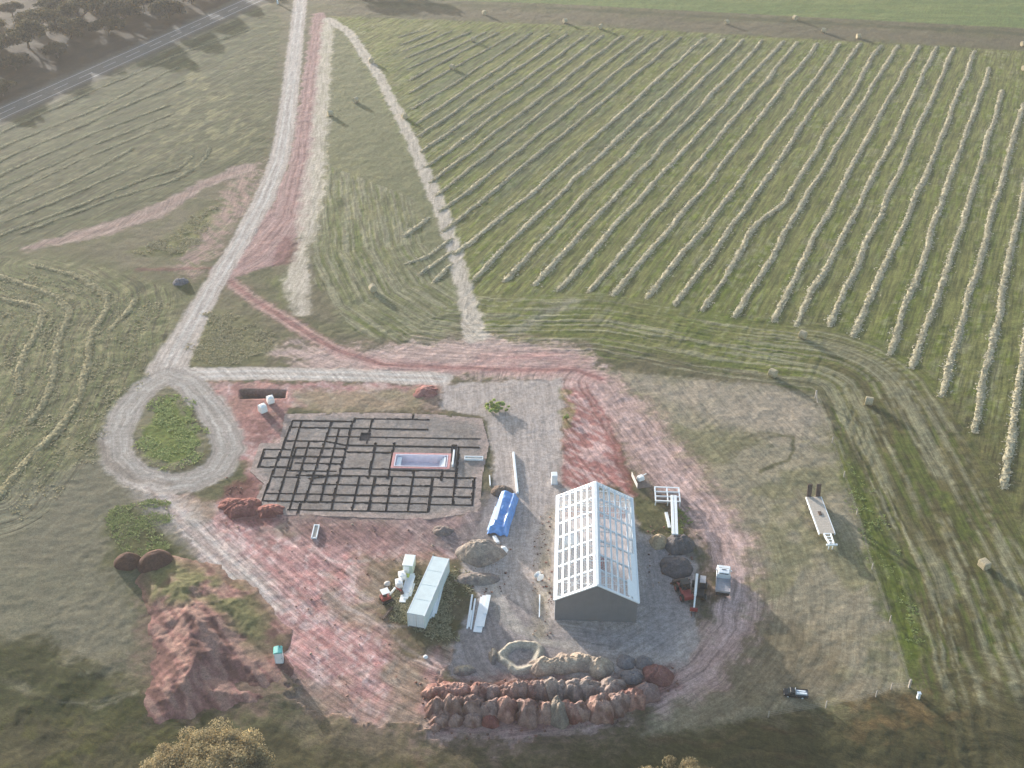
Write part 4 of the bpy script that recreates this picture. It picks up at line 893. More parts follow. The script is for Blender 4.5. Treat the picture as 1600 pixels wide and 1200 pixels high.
MB().box((0, t_len / 2 - .05, hv / 2), (wv - .3, .06, hv - .2)).build('end_wall', VAN, t); MB().box((0, 0, .14), (wv - .2, t_len - .2, .12)).build('floor', TIMBER, t)
MB().box((0, -t_len / 2 + .03, .11), (wv - .3, .08, .18)).build('door_sill', DKGREY, t)
def slabs(name, label, cat, near, far, w, rows, material=WHITE, piece='beam', th=.16, group=None, z0=.02):
    t, L_ = axis_thing(name, label, cat, near, far, 0, group)
    for (x, dy, lf, lv, wf) in rows:
        MB().box((x * w, dy * L_, z0 + th / 2 + lv * (th + .012)), (wf * w, L_ * lf, th), rz=random.uniform(-.015, .015)).build(piece, material, t, bevel=.01)
    return t
slabs('steel_purlin_bundle', 'slim white purlin bundle lying right of the long container', 'bundle', (676, 968), (689, 915), 1.0, [(-.3, -.02, .92, 0, .26), (0, .03, .95, 0, .26), (.28, .06, .8, 0, .24), (-.1, .0, .9, 1, .3)])
slabs('roof_sheet_pile', 'wide bright white panel pile on dark gravel below the sand heaps', 'sheet pile', (744, 990), (757, 930), 2.2, [(.05, -.02, .9, 0, .55), (.16, .06, .8, 1, .5), (.3, .22, .5, 2, .3)], piece='sheet', th=.12)
slabs('steel_purlin_bundle', 'two thin white purlins and offcuts leaning beside the wide panel pile', 'bundle', (734, 986), (742, 930), 1.3, [(-.3, .02, .95, 0, .2), (.1, -.04, .85, 0, .18), (-.1, -.2, .45, 1, .16)])
slabs('panel_pile', 'white panel pile left of the long container, topped by offcuts', 'sheet pile', (630, 942), (643, 898), 1.7, [(-.1, -.05, .9, 0, .55), (.12, .05, .9, 1, .4), (.3, .1, .6, 2, .25), (.45, -.05, .45, 0, .2)], piece='panel', th=.16)
slabs('long_beam', 'long slim white steel beam pointing away from the blue tarpaulin', 'beam', (809, 772), (802, 709), 1.0, [(0, 0, 1.0, 0, .42), (0, 0, 1.0, 1, .3)], th=.22)
t = slabs('white_beam_pair', 'pair of long white beams resting across the yellowish sand heap', 'beams', (1053, 846), (1052, 785), 1.1, [(-.24, 0, 1.0, 0, .4), (.24, .0, 1.0, 0, .4)], th=.3, z0=1.25)
slabs('white_beam', 'short white beam angled against the left of the beam pair', 'beam', (1046, 826), (1041, 802), .8, [(0, 0, 1, 0, .6)], th=.25)
slabs('pipe_pole', 'thin pale pole lying along the left wall of the shed', 'pole', (843, 965), (843, 930), .3, [(0, 0, 1, 0, .6)], th=.15)
slabs('timber_log', 'dark timber log lying in grass below the small red machine', 'log', (598, 969), (613, 950), .45, [(0, 0, 1, 0, .7)], material=RUST, piece='log', th=.3)
slabs('short_pole', 'short white pole stuck beside the small brown heap', 'pole', (766, 760), (765, 744), .3, [(0, 0, 1, 0, .6)], th=.25)
def frame_tray(name, label, a_, b_, w):
    t, L_ = axis_thing(name, label, 'formwork', a_, b_, PZ * 0)
    for s in (-1, 1): MB().box((s * w / 2, 0, .2), (.14, L_, .36)).build('side_rail', WHITE, t)
    for s in (-1, 1): MB().box((0, s * (L_ / 2 - .06), .2), (w - .14, .12, .3)).build('end_rail', WHITE, t)
    MB().box((0, 0, .08), (w - .16, L_ - .26, .1)).build('infill', TIMBER, t)
frame_tray('formwork_tray', 'white-edged narrow formwork tray lying beside the pool end of the grid', z2(1330, 499), z2(1436, 501), .75)
frame_tray('formwork_tray', 'white-edged narrow formwork tray standing alone below the footing grid', z2(475, 955), z2(492, 880), .75)
# blue tarpaulin stack
t, L_ = axis_thing('tarpaulin_stack', 'stack of shed parts wrapped in bright blue tarpaulin', 'covered stack', (776, 838), (796, 776))
TW, TL, THh = 3.3, L_ * .98, 1.5
nx2, ny2 = 22, 46; vs, fc = [], []
for j in range(ny2):
    for i in range(nx2):
        s_ = (i / (nx2 - 1) - .5) * 2; yy = (j / (ny2 - 1) - .5) * TL
        endf = min(1, min(j, ny2 - 1 - j) / 3)
        x = s_ * TW / 2 * 1.05 if abs(s_) < .66 else math.copysign(TW / 2 * (.69 + (abs(s_) - .66) * .9), s_)
        zt = THh * (1 if abs(s_) < .66 else max(0, 1 - (abs(s_) - .66) / .34)); zt *= (.25 + .75 * endf)
        nz = float(fbm(np.array([x * 1.1 + 3]), np.array([yy * .7]), 3, 301)[0]) - .5
        vs.append((x + nz * .25, yy, max(.02, zt + nz * .55 * (zt > .1) - .18 * math.sin(s_ * 5) * (abs(s_) < .5))))
for j in range(ny2 - 1):
    for i in range(nx2 - 1): fc.append((j * nx2 + i, j * nx2 + i + 1, (j + 1) * nx2 + i + 1, (j + 1) * nx2 + i))
link_mesh('tarpaulin', np.array(vs), fc, BLUE, t, smooth=True)
MB().box((-.25, 0, .55), (TW * .6, TL * .85, 1.0)).build('steel_pack', GALV, t)
MB().box((-.75, -.6, THh + .18), (.6, TL * .5, .08), rz=.03).build('white_sheet', WHITE, t)
slabs('panel_strip', 'white panel strips leaning along the left of the blue tarpaulin', 'panels', (763, 832), (776, 795), 1.0, [(-.1, 0, 1, 0, .3), (.35, .1, .7, 1, .3)], th=.2, piece='panel', z0=.3)
slabs('white_offcut', 'white offcut between the blue tarpaulin and the sand heap', 'offcut', (778, 850), (772, 840), .7, [(0, 0, 1, 0, .8)], th=.4, piece='panel')
def boulder(u, v, r, label, material=STONE, name='bulk_bag', cat='bag'):
    bm = bmesh.new(); bmesh.ops.create_icosphere(bm, subdivisions=3, radius=1)
    for v_ in bm.verts:
        n = 1 + .22 * (vnoise(np.array([v_.co.x * 2 + u]), np.array([v_.co.y * 2 + v_.co.z * 1.7]), 5)[0] - .5)
        v_.co = Vector((v_.co.x * r * n, v_.co.y * r * n, max(-.2 * r, v_.co.z * r * .75 * n) + r * .2))
    me = bpy.data.meshes.new(name); bm.to_mesh(me); bm.free(); me.materials.append(material)
    for p in me.polygons: p.use_smooth = True
    o = bpy.data.objects.new(name, me); col.objects.link(o); o.location = px(u, v); return tag(o, label, cat)
boulder(786, 861, .75, 'white rounded bag beside the end of the blue tarpaulin', BAG)
boulder(665, 1027, .32, 'tiny white bag lying alone on pink earth', BAG)
boulder(605, 913, .5, 'pale rounded stone lying left of the white tanks', STONE, 'boulder', 'stone')
# bulk bags by the pit
def bulk(u, v, s, label, rz):
    t = thing('bulk_bag', label, 'bag', px(u, v), rz)
    MB().box((0, 0, s * .5), (s, s, s), taper=.92).build('sack', BAG, t, bevel=.2); MB().box((0, 0, s + .05), (s * .55, s * .55, .14), taper=.6).build('spout', BAG, t, bevel=.05)
    for sx in (-1, 1): MB().bar((sx * s * .4, -s * .3, s), (sx * s * .4, s * .3, s + .12), .06).build('strap', WHITE, t)
bulk(423, 629, 1.3, 'white bulk bag touching the dark open pit', .5); bulk(411, 643, 1.4, 'white bulk bag standing between the pit and the footing grid', .7)
# white tank cubes beside the container
def ibc(u, v, label, rz):
    t = thing('water_tank', label, 'tank', px(u, v), rz)
    MB().box((0, 0, .62), (1.0, 1.2, .95)).build('bottle', BAG, t, bevel=.12); MB().box((0, 0, .07), (1.05, 1.25, .13)).build('pallet', TIMBER, t)
    for z_ in (.3, .62, .95):
        mb = MB(); e = .53; f_ = .63
        for p, q in (((-e, -f_, z_), (e, -f_, z_)), ((e, -f_, z_), (e, f_, z_)), ((e, f_, z_), (-e, f_, z_)), ((-e, f_, z_), (-e, -f_, z_))): mb.bar(p, q, .035)
        mb.build('cage_hoop', GALV, t)
    MB().tube((0, 0, 1.09), (0, 0, 1.16), .14).build('cap', GALV, t)
ibc(629, 904, 'white caged water tank nearer the pale green cabinet', .3); ibc(624, 916, 'white caged water tank nearer the red machine', .2)
t = thing('site_cabinet', 'small pale green site cabinet with white roof left of the long container', 'cabinet', px(640, 890), -.12)
MB().box((0, 0, 1.0), (1.5, 2.3, 1.7)).build('body', SAGE, t, bevel=.03); MB().box((0, 0, 1.9), (1.6, 2.4, .1)).build('roof', WHITE, t, bevel=.03)
MB().box((-.2, -1.17, .95), (.8, .04, 1.4)).build('door', WHITE, t); MB().box((0, -1.6, .3), (1.3, .7, .1)).build('step', YEL, t)
for sx in (-1, 1): MB().box((sx * .6, 0, .08), (.15, 2.3, .16)).build('skid', RUST, t)
t = thing('site_cabinet', 'white upright cabinet box on the gravel by the red strip', 'cabinet', px(866, 754), .04)
MB().box((0, 0, .95), (.95, 1.1, 1.8)).build('body', WHITE, t, bevel=.04); MB().box((0, -.57, .95), (.75, .04, 1.5)).build('door', WHITE, t); MB().box((0, 0, .05), (1.05, 1.2, .1)).build('base', GALV, t)
# portable toilet
t = thing('portable_toilet', 'white and teal portable toilet beside the spoil mound', 'toilet', px(437, 1033), .15)
for sx in (-1, 1): MB().box((sx * .53, 0, 1.1), (.05, 1.1, 2.1)).build('side_panel', WHITE, t)
MB().box((0, .53, 1.1), (1.02, .05, 2.1)).build('back_panel', WHITE, t)
dr = MB().box((0, -.55, 1.08), (.95, .05, 2.0)).build('door', WHITE, t); MB().box((.35, -.59, 1.05), (.05, .04, .2)).build('handle', BLACK, dr)
MB().prism([(-.62, 2.1), (.62, 2.1), (.5, 2.28), (0, 2.36), (-.5, 2.28)], -.64, .64).build('roof', TEAL, t); MB().tube((.3, .3, 2.2), (.3, .3, 2.65), .06).build('vent_pipe', BLACK, t)
MB().box((0, 0, .06), (1.25, 1.25, .1)).build('base', BLACK, t)
# round white satellite-like drum and hose by shed
t = thing('cable_drum', 'white round cable drum left of the shed wall', 'drum', px(842, 905), .6)
for s in (-1, 1): MB().tube((0, s * .35, .62), (0, s * .42, .62), .62, n=22).build('flange', BAG, t)
MB().tube((0, -.35, .62), (0, .35, .62), .34, n=18).build('core', GALV, t)
t = thing('tarpaulin_lump', 'small white wrapped pump on brown ground sheet behind the shed', 'pump', px(1002, 752), .2)
MB().box((0, -.1, .03), (2.4, 3.4, .05)).build('ground_sheet', PINKPAD, t); MB().box((-.05, .3, .5), (1.2, 1.0, .8), rz=.3, taper=.8).build('wrapped_body', BAG, t, bevel=.15)
MB().bar((.4, .7, .6), (1.1, .95, .7), .12).build('outlet_pipe', BAG, t)
MB().box((-1.2, 0, .5), (.06, 3.3, .9)).build('side_board', STONE, t)
# steel rack with six bays
t = thing('steel_rack', 'pale steel rack frame with six open bays near the shed', 'rack', px(1042, 779), -.06)
rw, rd, rh = 3.9, 3.5, .9
for k in range(3):
    x_ = -rw / 2 + rw * k / 2
    for yy in (-rd / 2, rd / 2): MB().box((x_, yy, rh / 2), (.16, .16, rh)).build('post', WHITE, t)
    MB().box((x_, 0, rh), (.2, rd + .1, .14)).build('cross_beam', WHITE, t)
for k in range(4): MB().box((0, -rd / 2 + rd * k / 3, rh + .02), (rw + .2, .2 if k in (0, 3) else .13, .14)).build('long_beam', WHITE if k in (0, 3) else GALV, t)
for k in range(3): MB().box((0, -rd / 2 + rd * (k + .5) / 3, .3), (rw - .3, .45, .3)).build('stored_section', TRAY, t)

# ------------------------------------------------------------------ vehicles
def wheel(parent, x, y, r, w, axis='x', rimmat=None):
    tb = MB().tube((x - w / 2, y, r), (x + w / 2, y, r), r, n=22).build('wheel', RUBBER, parent, bevel=.03)
    s = 1 if x > 0 else -1
    MB().tube((x + s * (w / 2 - .02), y, r), (x + s * (w / 2 + .02), y, r), r * .58, n=18).build('rim', rimmat or GALV, tb)
def ute(loc, rz, label, name, paint, tray=True, scale=1.0, dark=False):
    t = thing(name, label, 'ute', loc, rz); t.scale = (scale,) * 3                # front towards +y
    MB().box((0, .0, .55), (1.7, 5.0, .28)).build('chassis', BLACK, t)
    MB().prism([(-.9, .45), (.9, .45), (.92, .8), (.86, 1.08), (-.86, 1.08), (-.92, .8)], .35, 2.55).build('body', paint, t, bevel=.07)
    cab = MB(); q = [(-.86, .3, 1.0), (.86, .3, 1.0), (.86, 1.9, 1.0), (-.86, 1.9, 1.0), (-.72, .42, 1.72), (.72, .42, 1.72), (.72, 1.25, 1.74), (-.72, 1.25, 1.74)]
    cab.add(q, [(3, 2, 1, 0), (4, 5, 6, 7), (0, 1, 5, 4), (1, 2, 6, 5), (2, 3, 7, 6), (3, 0, 4, 7)]).build('cab', paint, t, bevel=.06)
    def pane(nm, pts, off): MB().add([Vector(p) + Vector(off) for p in pts] + [Vector(p) for p in pts], [(0, 1, 2, 3), (7, 6, 5, 4), (0, 4, 5, 1), (1, 5, 6, 2), (2, 6, 7, 3), (3, 7, 4, 0)]).build(nm, GLASS, t)
    pane('windscreen', [(-.74, 1.80, 1.1), (.74, 1.80, 1.1), (.64, 1.33, 1.66), (-.64, 1.33, 1.66)], (0, .03, .04))
    pane('rear_window', [(-.66, .33, 1.15), (.66, .33, 1.15), (.6, .41, 1.6), (-.6, .41, 1.6)], (0, -.02, 0))
    for s in (-1, 1):
        pane('side_window', [(s * .84, .5, 1.1), (s * .84, 1.6, 1.1), (s * .745, 1.15, 1.62), (s * .745, .52, 1.62)], (s * .015, 0, .005))
        MB().box((s * .98, 1.55, 1.12), (.16, .1, .18)).build('mirror', BLACK if dark else paint, t); MB().box((s * .65, 2.56, .82), (.34, .05, .16)).build('headlight', BAG, t)
        for yy in (1.75, -1.35): wheel(t, s * .78, yy, .38, .26)
    MB().box((0, 2.6, .52), (1.75, .14, .26)).build('bumper', BLACK if dark else paint, t, bevel=.03)
    MB().box((0, 1.0, 1.755), (.6, .12, .03)).build('roof_vent', BLACK, t)
    MB().box((0, -1.15, .92), (1.86, 2.7, .08)).build('tray_floor', TRAY, t)
    for s in (-1, 1): MB().box((s * .93, -1.15, 1.08), (.04, 2.7, .26)).build('tray_side', TRAY if not dark else paint, t)
    MB().box((0, -2.5, 1.08), (1.86, .04, .26)).build('tailgate', TRAY if not dark else paint, t); MB().box((0, .16, 1.3), (1.8, .05, .7)).build('headboard', GALV, t)
    return t
p, q = px(1128, 934), px(1130, 893)
ute((p + q) / 2, heading(p, q) - math.pi / 2, 'white tray-back ute parked on pink earth right of the shed', 'parked_ute', WHITE, scale=1.12)
p, q = px(1252, 1082), px(1234, 1089)
ut = ute(px(1243, 1087), heading(p, q) - math.pi / 2 - .55, 'black ute with white load alone in the lower mown paddock', 'parked_ute', BLACK, scale=.62, dark=True)
MB().box((-.4, -1.1, 1.25), (.4, 2.2, .4)).build('load', WHITE, ut); MB().box((.25, -1.0, 1.25), (.3, 1.9, .35)).build('load', WHITE, ut)
# red telehandler-like machine and dark skid loader with long boom, by the gravel heaps
t = thing('wheel_loader', 'red wheel loader with dark cab beside the low dark gravel heap', 'loader', px(1070, 930), .25)
MB().box((0, -.6, .95), (1.4, 2.2, .75)).build('engine_hood', RED, t, bevel=.1); MB().box((0, .9, .8), (1.2, 1.4, .5)).build('front_frame', RED, t, bevel=.05)
cb = MB().box((0, .35, 1.75), (1.25, 1.2, 1.3), taper=.9).build('cab', GLASS, t, bevel=.05); MB().box((0, .35, 2.45), (1.25, 1.25, .1)).build('cab_roof', BLACK, cb, bevel=.04)
for s in (-1, 1):
    for yy in (-1.0, 1.2): wheel(t, s * .85, yy, .55, .42, rimmat=RED)
    MB().bar((s * .4, .9, 1.2), (s * .4, 2.3, .5), .14, .2).build('lift_arm', RED, t)
MB().prism([(-1.0, .1), (1.0, .1), (1.0, .8), (-1.0, .8)], 2.3, 2.75).build('bucket', RUST, t); MB().tube((.45, -1.2, 1.3), (.45, -1.2, 2.1), .06).build('exhaust', BLACK, t)
t = thing('telehandler', 'dark telehandler with white boom slanting down beside the white ute', 'telehandler', px(1090, 926), 2.95)
MB().box((-.15, 0, .95), (1.5, 3.6, .6)).build('chassis', BLACK, t, bevel=.06); MB().box((-.55, -.4, 1.75), (.8, 1.5, 1.2), taper=.9).build('cab', GLASS, t, bevel=.05)
MB().box((-.55, -.4, 2.4), (.85, 1.5, .08)).build('cab_roof', TRAY, t)
MB().bar((.35, -1.7, 2.0), (.35, 2.2, 1.5), .36, .42).build('boom', BAG, t); MB().bar((.35, 2.2, 1.5), (.35, 3.9, .7), .24, .3).build('inner_boom', BAG, t)
MB().box((.35, 4.1, .5), (1.1, .2, .6)).build('fork_carriage', RED, t)
for s in (-.25, .25): MB().box((.35 + s, 4.7, .22), (.12, 1.1, .06)).build('fork', RUST, t)
for s in (-1, 1):
    for yy in (-1.2, 1.3): wheel(t, -.15 + s * .9, yy, .52, .4)
# small red machine left of the container
t = thing('mini_excavator', 'small red tracked excavator among boards left of the container', 'excavator', px(604, 938), -1.1)
for s in (-1, 1): MB().prism([(-.75, .0), (.75, .0), (.95, .22), (.75, .42), (-.75, .42), (-.95, .22)], -.15, .15).build('track', RUBBER, t)
for o_, s in zip([c_ for c_ in t.children if c_.name.startswith('track')], (-1, 1)): o_.rotation_euler = (0, 0, math.pi / 2); o_.location = (s * .55, 0, 0)
MB().box((0, -.15, .75), (1.1, 1.4, .5)).build('house', RED, t, bevel=.08)
for sx in (-.5, .5):
    for sy in (-.6, .35): MB().box((sx, sy, 1.4), (.06, .06, .9)).build('canopy_post', BLACK, t)
MB().box((0, -.12, 1.88), (1.2, 1.2, .07)).build('canopy', BAG, t, bevel=.03); MB().box((0, -.2, 1.15), (.5, .45, .5)).build('seat', BLACK, t)
MB().bar((0, .5, .9), (0, 1.5, 1.9), .2, .26).build('boom', BAG, t); MB().bar((0, 1.5, 1.9), (0, 2.4, .9), .16, .2).build('dipper', RED, t)
MB().box((0, 2.45, .6), (.55, .4, .5), taper=.8).build('bucket', RUST, t)
# low loader trailer with raised ramps
p, q = px(1299, 862), px(1270, 783)
t = thing('low_loader_trailer', 'low loader trailer with timber deck and two upright dark ramps', 'trailer', (p + q) / 2, heading(p, q) - math.pi / 2)
Lt = (q - p).length; dl = Lt * .74; y0 = Lt / 2 - dl; deckc = Lt / 2 - dl / 2
for s in (-1, 1): MB().box((s * 1.22, deckc, .78), (.14, dl, .3)).build('side_rail', WHITE, t)
nb = 22
for k in range(nb): MB().box((0, y0 + dl * (k + .5) / nb, .9), (2.28, dl / nb - .03, .07)).build('deck_plank', TIMBER, t)
for s in (-1, 1):
    MB().bar((s * .55, y0, .8), (s * .32, -Lt / 2 + .5, 1.15), .2, .3).build('gooseneck', WHITE, t)
    for k in range(3):
        wheel(t, s * .95, Lt / 2 - 1.0 - k * 1.15, .42, .4)
    rm = thing_r = MB().box((s * .72, Lt / 2 + .35, 1.95), (.75, .14, 2.3), rx=-.2).build('ramp', RUST, t)
    mb = MB()
    for k in range(6): mb.box((s * .72, Lt / 2 + .25 + .07 * k - .02, 1.05 + .36 * k), (.72, .1, .08), rx=-.2)
    mb.build('ramp_cleats', BLACK, rm)
for k in range(4): MB().box((0, -Lt / 2 + .9 + k * .75, 1.08 - .07 * k), (.85 + .08 * k, .18, .16)).build('neck_rung', WHITE, t)
MB().box((0, -Lt / 2 + .35, 1.1), (1.7, .25, .25)).build('drawbar_beam', WHITE, t); MB().box((.3, -Lt / 2 + .6, .5), (.15, .15, 1.1)).build('landing_leg', GALV, t); MB().box((-.3, -Lt / 2 + .6, .5), (.15, .15, 1.1)).build('landing_leg', GALV, t)
MB().box((0, deckc + .3, .98), (.5, .9, .1)).build('winch_box', RUST, t); MB().box((0, Lt / 2 - .1, .75), (2.3, .2, .3)).build('tail_beam', TIMBER, t)

# ------------------------------------------------------------------ fence round the mown paddock, single posts
fpts = [(1274, 622), (1300, 692), (1338, 805), (1362, 890), (1390, 972), (1420, 1075), (1392, 1078), (1368, 1090), (1290, 1106), (1200, 1122)]
t = thing('wire_fence', 'post and wire fence along the right edge of the mown paddock', 'fence', px(1340, 810))
base = px(1340, 810)
W_ = [px(*p) for p in fpts]; posts = []
for i in range(len(W_) - 1):
    n = max(1, int((W_[i + 1] - W_[i]).length / 7.0))
    for k in range(n): posts.append(W_[i].lerp(W_[i + 1], k / n))
posts.append(W_[-1])
for k, p in enumerate(posts):
    b = p - base; big_ = (p - W_[0]).length < .1 or (p - W_[5]).length < .1
    MB().box((b.x, b.y, .65 if not big_ else .8), (.12, .12, 1.35) if not big_ else (.24, .24, 1.7)).build('post', POST, t)
for z_ in (.45, .8, 1.15):
    mb = MB()
    for a_, b_ in zip(posts[:-1], posts[1:]): mb.bar(Vector((a_.x - base.x, a_.y - base.y, z_)), Vector((b_.x - base.x, b_.y - base.y, z_)), .012)
    mb.build('wire', POST, t)
b1, b2 = W_[0] - base, W_[0].lerp(W_[1], .12) - base
MB().bar((b1.x, b1.y, 1.3), (b2.x, b2.y, .1), .12).build('stay', POST, t)
def marker(u, v, h, w, label):
    t = thing('marker_post', label, 'post', px(u, v)); MB().box((0, 0, h / 2), (w, w, h)).build('shaft', WHITE, t); MB().box((0, 0, h + .04), (w * 1.3, w * 1.3, .08)).build('cap', GALV, t)
marker(1434, 1092, 1.1, .35, 'white marker post outside the lower corner of the paddock fence'); marker(434, 6, 2.0, .5, 'white roadside post where the driveway meets the road')

# ------------------------------------------------------------------ trees, bushes, grass
def leaves(centres, radii, n, size, cols, seed, flat=.8):
    r = np.random.default_rng(seed); k = r.integers(0, len(centres), n)
    dirs = r.normal(size=(n, 3)); dirs /= np.linalg.norm(dirs, axis=1)[:, None]; dirs[:, 2] = np.where(dirs[:, 2] < -.35, -dirs[:, 2], dirs[:, 2])
    rad = radii[k] * (r.random(n) ** .35)
    P = centres[k] + dirs * rad[:, None] * np.array([1, 1, flat])
    nrm = dirs + r.normal(size=(n, 3)) * .55; nrm /= np.linalg.norm(nrm, axis=1)[:, None]
    t1 = np.cross(nrm, r.normal(size=(n, 3))); t1 /= np.linalg.norm(t1, axis=1)[:, None]; t2 = np.cross(nrm, t1)
    s = size * (.6 + .8 * r.random(n))[:, None]
    V = np.stack([P - t1 * s, P + t2 * s * .6, P + t1 * s, P - t2 * s * .6], 1).reshape(-1, 3)
    Fq = np.arange(4 * n).reshape(-1, 4)
    t = r.random(n)[:, None]; tone = (r.random(len(centres))[k])[:, None]
    c_ = (cols[0] * (1 - t) + cols[1] * t) * (.7 + .6 * tone)
    return V, Fq, np.repeat(c_, 4, 0)
def crown(rx, ry, h, z0, lobes, n, size, cols, seed):
    r = np.random.default_rng(seed); cs = []; rs = []
    for _ in range(lobes):
        d_ = r.normal(size=3); d_ /= np.linalg.norm(d_); d_[2] = abs(d_[2]) if r.random() < .8 else d_[2]; q = (.55 if lobes < 60 else .72) + .35 * r.random() if rx > 3 else .1 + .85 * r.random()
        cs.append((d_[0] * rx * q, d_[1] * ry * q, z0 + h * .38 + d_[2] * h * .45 * q)); rs.append(min(rx, h) * (.2 + .16 * r.random()) * (1 if lobes < 60 else .62))
    return leaves(np.array(cs), np.array(rs), n, size, cols, seed + 1)
def make_tree(name, label, loc, rx, h, n, size, cols, seed, lobes=26, trunk_h=None, group=None):
    t = thing(name, label, 'tree' if 'tree' in name else 'bush', loc, random.uniform(0, 6), group)
    th_ = trunk_h if trunk_h is not None else h * .3
    V, Fq, cc_ = crown(rx, rx, h - th_ * .6, th_ * .6, lobes, n, size, cols, seed)
    link_mesh('crown', V, Fq, LEAF, t, cols=np.clip(cc_, .004, .6))
    mb = MB(); mb.tube((0, 0, -.3), (.15, .1, th_ + .4), max(.06, rx * .07), rx * .045, 9)
    for k in range(4):
        a_ = k * 1.6 + seed; mb.tube((.15, .1, th_), (math.cos(a_) * rx * .55, math.sin(a_) * rx * .55, th_ + h * .3), rx * .04, rx * .015, 7)
    mb.build('trunk', BARK, t); return t
OLV = (np.array((.09, .095, .04)), np.array((.22, .19, .09)))
DRK = (np.array((.022, .025, .014)), np.array((.066, .06, .034)))
GLD = (np.array((.2, .165, .085)), np.array((.42, .35, .21)))
GRN = (np.array((.13, .17, .05)), np.array((.28, .32, .12)))
make_tree('broad_tree', 'broad golden-olive tree crown in the foreground below the spoil mound', px(335, 1272), 7.8, 9.5, 52000, .12, GLD, 11, lobes=130, trunk_h=2.4)
make_tree('broad_tree', 'yellow-green tree top in the foreground below the dumped heaps', px(1062, 1300), 6.5, 7.6, 26000, .12, (GLD[0] * .7, GLD[1] * .75), 12, lobes=80, trunk_h=2.0)
make_tree('leafy_bush', 'bright green bush on the gravel yard above the footing grid', px(775, 640), 2.5, 1.3, 7000, .11, (GRN[0] * 1.8, GRN[1] * 1.6), 13, lobes=40, trunk_h=.2)
make_tree('leafy_bush', 'thin green bush at the edge of red strip and gravel yard', px(885, 655), .9, 1.1, 900, .1, (GRN[0] * 1.8, GRN[1] * 1.6), 14, lobes=7, trunk_h=.2)
src = []
for k in range(4):
    r_ = make_tree('scrub_tree', 'x', (0, 0, 0), 6.4, 7.5, 5200, .3, DRK if k % 2 else (OLV[0] * .36, OLV[1] * .36), 30 + k, lobes=44, trunk_h=1.6, group='dark scrub trees beyond the sealed road'); src.append(r_)
spots = [(-20,60),(25,110),(62,48),(20,25),(85,22),(110,60),(150,14),(190,40),(225,12),(262,30),(300,6),(-40,140),(130,-15),(210,-18),(290,-20),(50,-12),(340,-12),(-60,20),(5,150),(380,-30),(45,75),(0,85),(130,35),(90,90),(170,55),(240,-5),(320,-20),(-30,100),(60,0),(205,20)]
for k, (u, v) in enumerate(spots):
    o = src[k] if k < 4 else copy_tree(src[k % 4])
    o.location = px(u, v); s = [1.1, .8, 1.25, .7, .95][k % 5]; o.scale = (s, s, s * random.uniform(.8, 1.1)); o.rotation_euler = (0, 0, k * 1.3)
    o['label'] = 'dark olive scrub tree in the thicket beyond the sealed road'
for k, (u, v) in enumerate([(560, 2), (590, 1), (625, 0), (655, 2)]):
    o = copy_tree(src[1]); o.location = px(u, v - 6); o.scale = (.7, .7, .6); o.rotation_euler = (0, 0, k); o['label'] = 'low dark tree at the far end of the diagonal track, beside the crop'; o['group'] = 'low dark trees by the far crop'
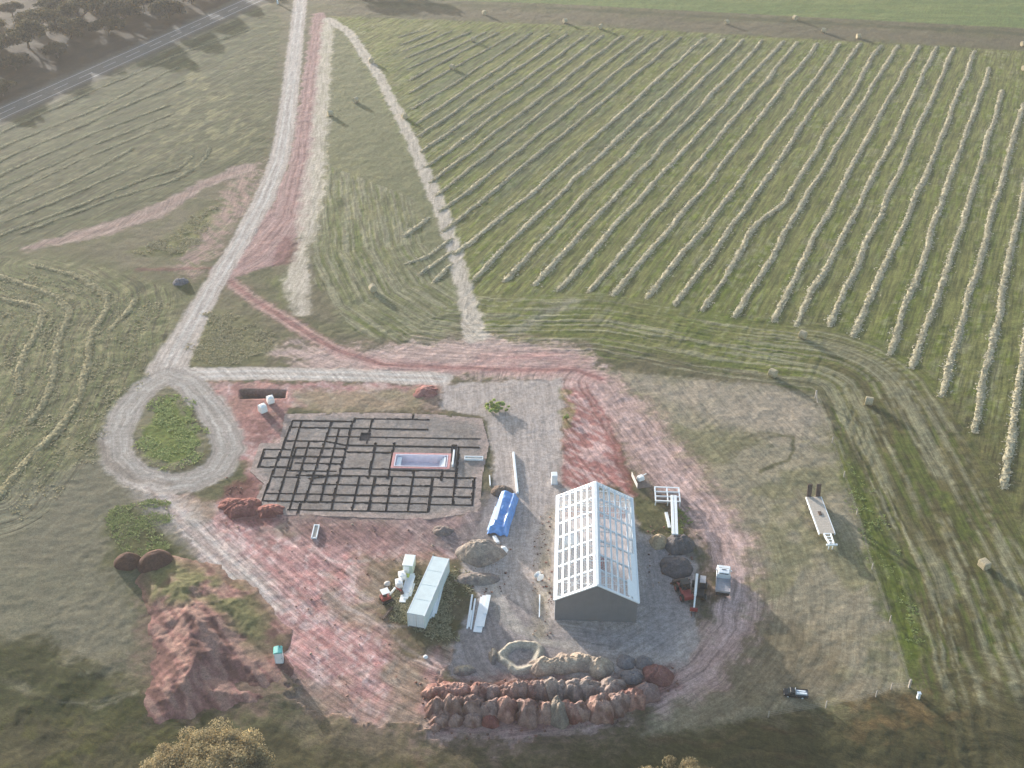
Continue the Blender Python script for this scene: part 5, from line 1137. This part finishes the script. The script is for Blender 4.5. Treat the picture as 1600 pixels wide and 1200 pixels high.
# grass tufts: far too many to count, one mass
def tufts(poly, n, hgt, cols, seed, wob=0):
    P = pxs(poly); r = np.random.default_rng(seed); x = r.uniform(P[:, 0].min(), P[:, 0].max(), n * 3); y = r.uniform(P[:, 1].min(), P[:, 1].max(), n * 3)
    k = (poly_sd(x + (fbm(x / 4, y / 4, 3, seed + 50) - .5) * 9, y + (fbm(x / 4, y / 4, 3, seed + 60) - .5) * 9, P) < -.6) & (fbm(x / 2.5, y / 2.5, 2, seed) + r.random(len(x)) * .5 > .75); x, y = x[k][:n], y[k][:n]; m_ = len(x)
    Vs, Cs = [], []
    for b in range(4):
        a_ = r.uniform(0, 6.28, m_); hh = hgt * (.5 + r.random(m_)); w_ = .08 + .08 * r.random(m_); ln = r.uniform(.9, 2.2, m_) * hh; hh = hh * .5
        bx, by = x + r.normal(size=m_) * .1, y + r.normal(size=m_) * .1
        Vs.append(np.stack([np.c_[bx - np.sin(a_) * w_, by + np.cos(a_) * w_, np.zeros(m_) - .03], np.c_[bx + np.sin(a_) * w_, by - np.cos(a_) * w_, np.zeros(m_) - .03], np.c_[bx + np.cos(a_) * ln, by + np.sin(a_) * ln, hh]], 1).reshape(-1, 3))
        t = r.random(m_)[:, None]; Cs.append(np.repeat(cols[0] * (1 - t) + cols[1] * t, 3, 0))
    return np.concatenate(Vs), np.concatenate(Cs)
allv, allc = [], []
STR = (np.array((.22, .2, .1)), np.array((.5, .45, .3)))
for poly, n, hg, cs_, sd_ in ((isl, 1100, .3, (GRN[0] * 1.5, GRN[1] * 1.4), 1), ([(172, 800), (240, 780), (280, 840), (270, 875), (172, 880)], 900, .32, (GRN[0] * 1.1, GRN[1] * 1.1), 2), ([(1300, 690), (1345, 740), (1405, 860), (1445, 1000), (1425, 1066), (1380, 935), (1338, 800)], 500, .18, (GRN[0] * 1.3, GRN[1] * 1.2), 3),
        ([(300, 500), (340, 480), (400, 505), (425, 545), (390, 570), (300, 570)], 1300, .3, STR, 4), 
        
        ([(60, 420), (270, 470), (230, 590), (100, 780), (0, 830), (0, 440)], 3000, .22, STR, 8), ([(250, 380), (330, 320), (340, 345), (280, 400), (190, 395)], 1200, .35, STR, 9), ([(600, 890), (730, 890), (735, 990), (690, 1000), (600, 960)], 1500, .3, (OLV[0], STR[1]), 10),
        ([(1035, 780), (1075, 790), (1085, 840), (1050, 850)], 500, .35, GRN, 12), ([(1262, 790), (1290, 860), (1300, 885), (1280, 870), (1256, 800)], 400, .5, GRN, 13)):
    v_, c_ = tufts(poly, n, hg, cs_, sd_); allv.append(v_); allc.append(c_)
V = np.concatenate(allv); tag(link_mesh('grass', V, np.arange(len(V)).reshape(-1, 3), LEAF, cols=np.concatenate(allc)), kind='stuff')

# ------------------------------------------------------------------ the hazy air
if HAZE:
    m = bpy.data.materials.new('hazy_air'); m.use_nodes = True; nt = m.node_tree; nt.nodes.remove(nt.nodes['Principled BSDF'])
    pv = nt.nodes.new('ShaderNodeVolumePrincipled'); pv.inputs['Density'].default_value = HAZE; pv.inputs['Color'].default_value = (.96, .96, .98, 1); pv.inputs['Anisotropy'].default_value = .2
    nt.links.new(pv.outputs[0], nt.nodes['Material Output'].inputs['Volume'])
    o = MB().box((0, 250, (H + 4 - 3) / 2), (1400, 1300, H + 4 + 3)).build('haze', m); tag(o, kind='stuff')
